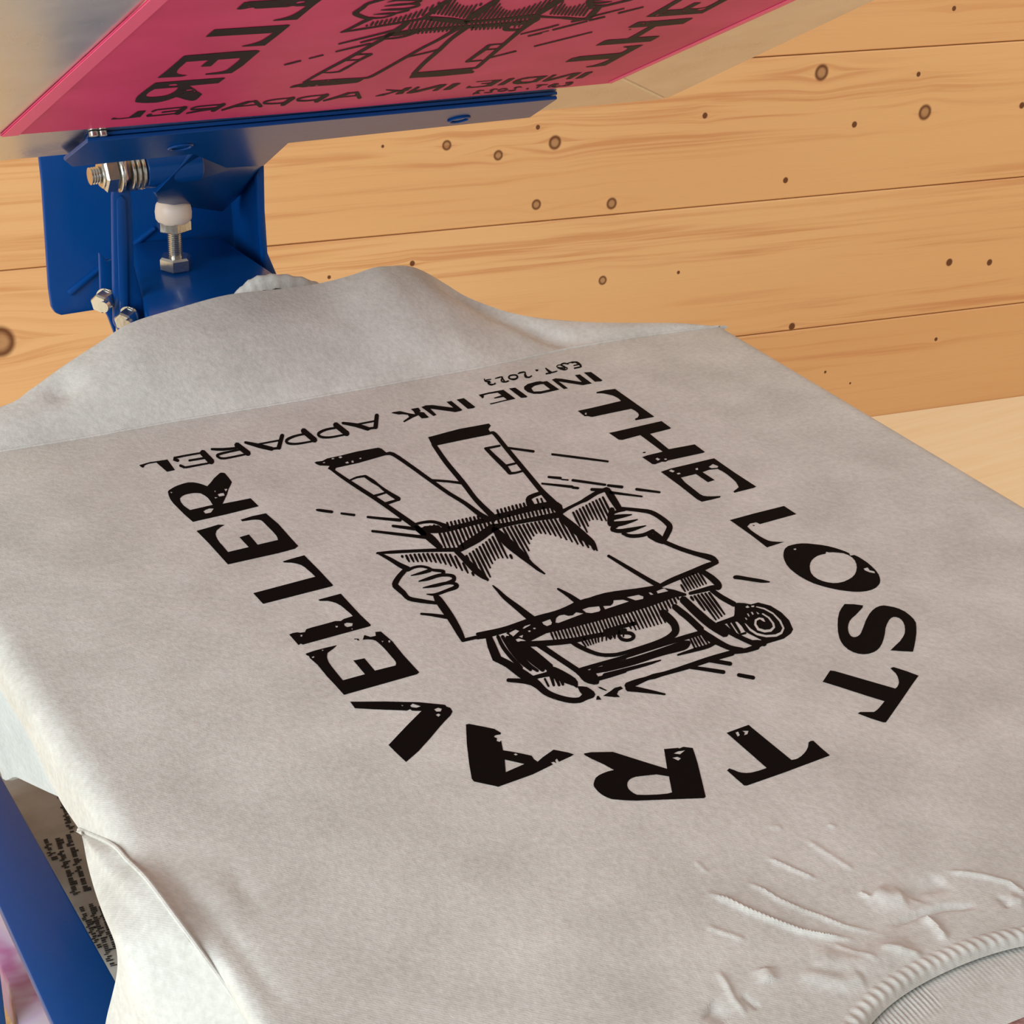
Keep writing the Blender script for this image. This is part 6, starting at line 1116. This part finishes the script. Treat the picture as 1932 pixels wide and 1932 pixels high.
to_screen(bm); link('edge_strip', bm, M_PINK2, emul, smooth=False)
bm = bmesh.new()
sprism(bm, [(0.14127,0.13366), (0.15413,0.00678), (0.160, -0.37), (0.1565, -0.37), (0.14954,0.00600), (0.13837,0.13096)], -0.00125, -0.0009)
to_screen(bm); link('edge_strip', bm, M_PINK2, emul, smooth=False)
bm = bmesh.new(); art(bm, 0.0)
for v in bm.verts: v.co.z = -0.0010 - v.co.z
bmesh.ops.reverse_faces(bm, faces=bm.faces)
to_screen(bm); link('stencil_design', bm, M_STENCIL, emul, smooth=False)

# ------------------------------------------------------------------ things under the rail, lower left
CT = -0.27
bm = bmesh.new(); box(bm, -0.158, -0.062, -0.30, 0.50, CT - 0.03, CT); bevel(bm, .0015)
carton = tag(link('carton', bm, M_CARTON), 'grey carton with rows of small black print, between blue rail and shirt sleeve', 'box')
bm = bmesh.new(); box(bm, -0.125, -0.104, -0.28, 0.48, TZ, CT - 0.0301); bevel(bm, .002)
tag(link('support_block', bm, M_TABLE, smooth=False), 'plain wooden block on the table holding up the printed grey carton', 'block')
bm = bmesh.new()
rnd = random.Random(5)
def text_row(a, b, h):
    a = Vector(a[:2]); b = Vector(b[:2]); d = (b - a); L = d.length; d.normalize(); n = Vector((-d.y, d.x)); s = 0
    while s < L:
        wl = rnd.uniform(.003, .010); e = min(L, s + wl); q = s
        while q < e:
            w = rnd.uniform(.0007, .0014); hh = h * rnd.choice([.6, .6, .62, .95]); o = -h * .3 * (rnd.random() < .15)
            p = a + d * q + n * o
            vs = [bm.verts.new((*(p + d * u * w + n * v * hh), CT + .0004)) for u, v in ((0, 0), (1, 0), (1, 1), (0, 1))]
            bm.faces.new(vs); q += w + .0004
        s = e + .0016
text_row((-0.11891,0.27543,-0.26960), (-0.12589,0.23123,-0.26960), .0035)
text_row((-0.12863,0.23012,-0.26960), (-0.13574,0.18222,-0.26960), .0042)
text_row((-0.13462,0.22974,-0.26960), (-0.14163,0.18160,-0.26960), .0042)
text_row((-0.14034,0.23177,-0.26960), (-0.14191,0.21357,-0.26960), .0035)
text_row((-0.13729,0.17085,-0.26960), (-0.14363,0.12254,-0.26960), .0035)
text_row((-0.14236,0.17080,-0.26960), (-0.14461,0.13691,-0.26960), .0035)
text_row((-0.13337,0.16689,-0.26960), (-0.13797,0.13333,-0.26960), .0035)
for f in bm.faces:
    f.normal_update()
    if f.normal.z < 0: f.normal_flip()
link('small_print', bm, M_TEXT, carton, smooth=False)
# strand board and lilac plastic on the table
bm = bmesh.new(); prism(bm, [(-0.14944,0.34597,-0.43550), (-0.15255,0.27892,-0.43550), (-0.15427,0.24675,-0.43550), (-0.30301,0.32791,-0.43550), (-0.28500,0.41914,-0.43550)], (0, 0, -0.018))
tag(link('strand_board', bm, M_OSB, smooth=False), 'offcut of coarse strand board lying below the blue rail', 'board')
bm = bmesh.new()
prism(bm, [(-0.13888,0.41327,-0.40000), (-0.12095,0.36229,-0.40000), (-0.13826,0.22521,-0.40000), (-0.14936,0.17656,-0.40000), (-0.16434,0.18476,-0.40000), (-0.16215,0.24200,-0.40000), (-0.15639,0.27901,-0.40000), (-0.15553,0.35811,-0.40000)], (0, 0, -0.0350))
bevel(bm, .002)
tag(link('plastic_tub', bm, M_LILAC), 'lilac and pink smeared plastic tub beside the strand board', 'tub')
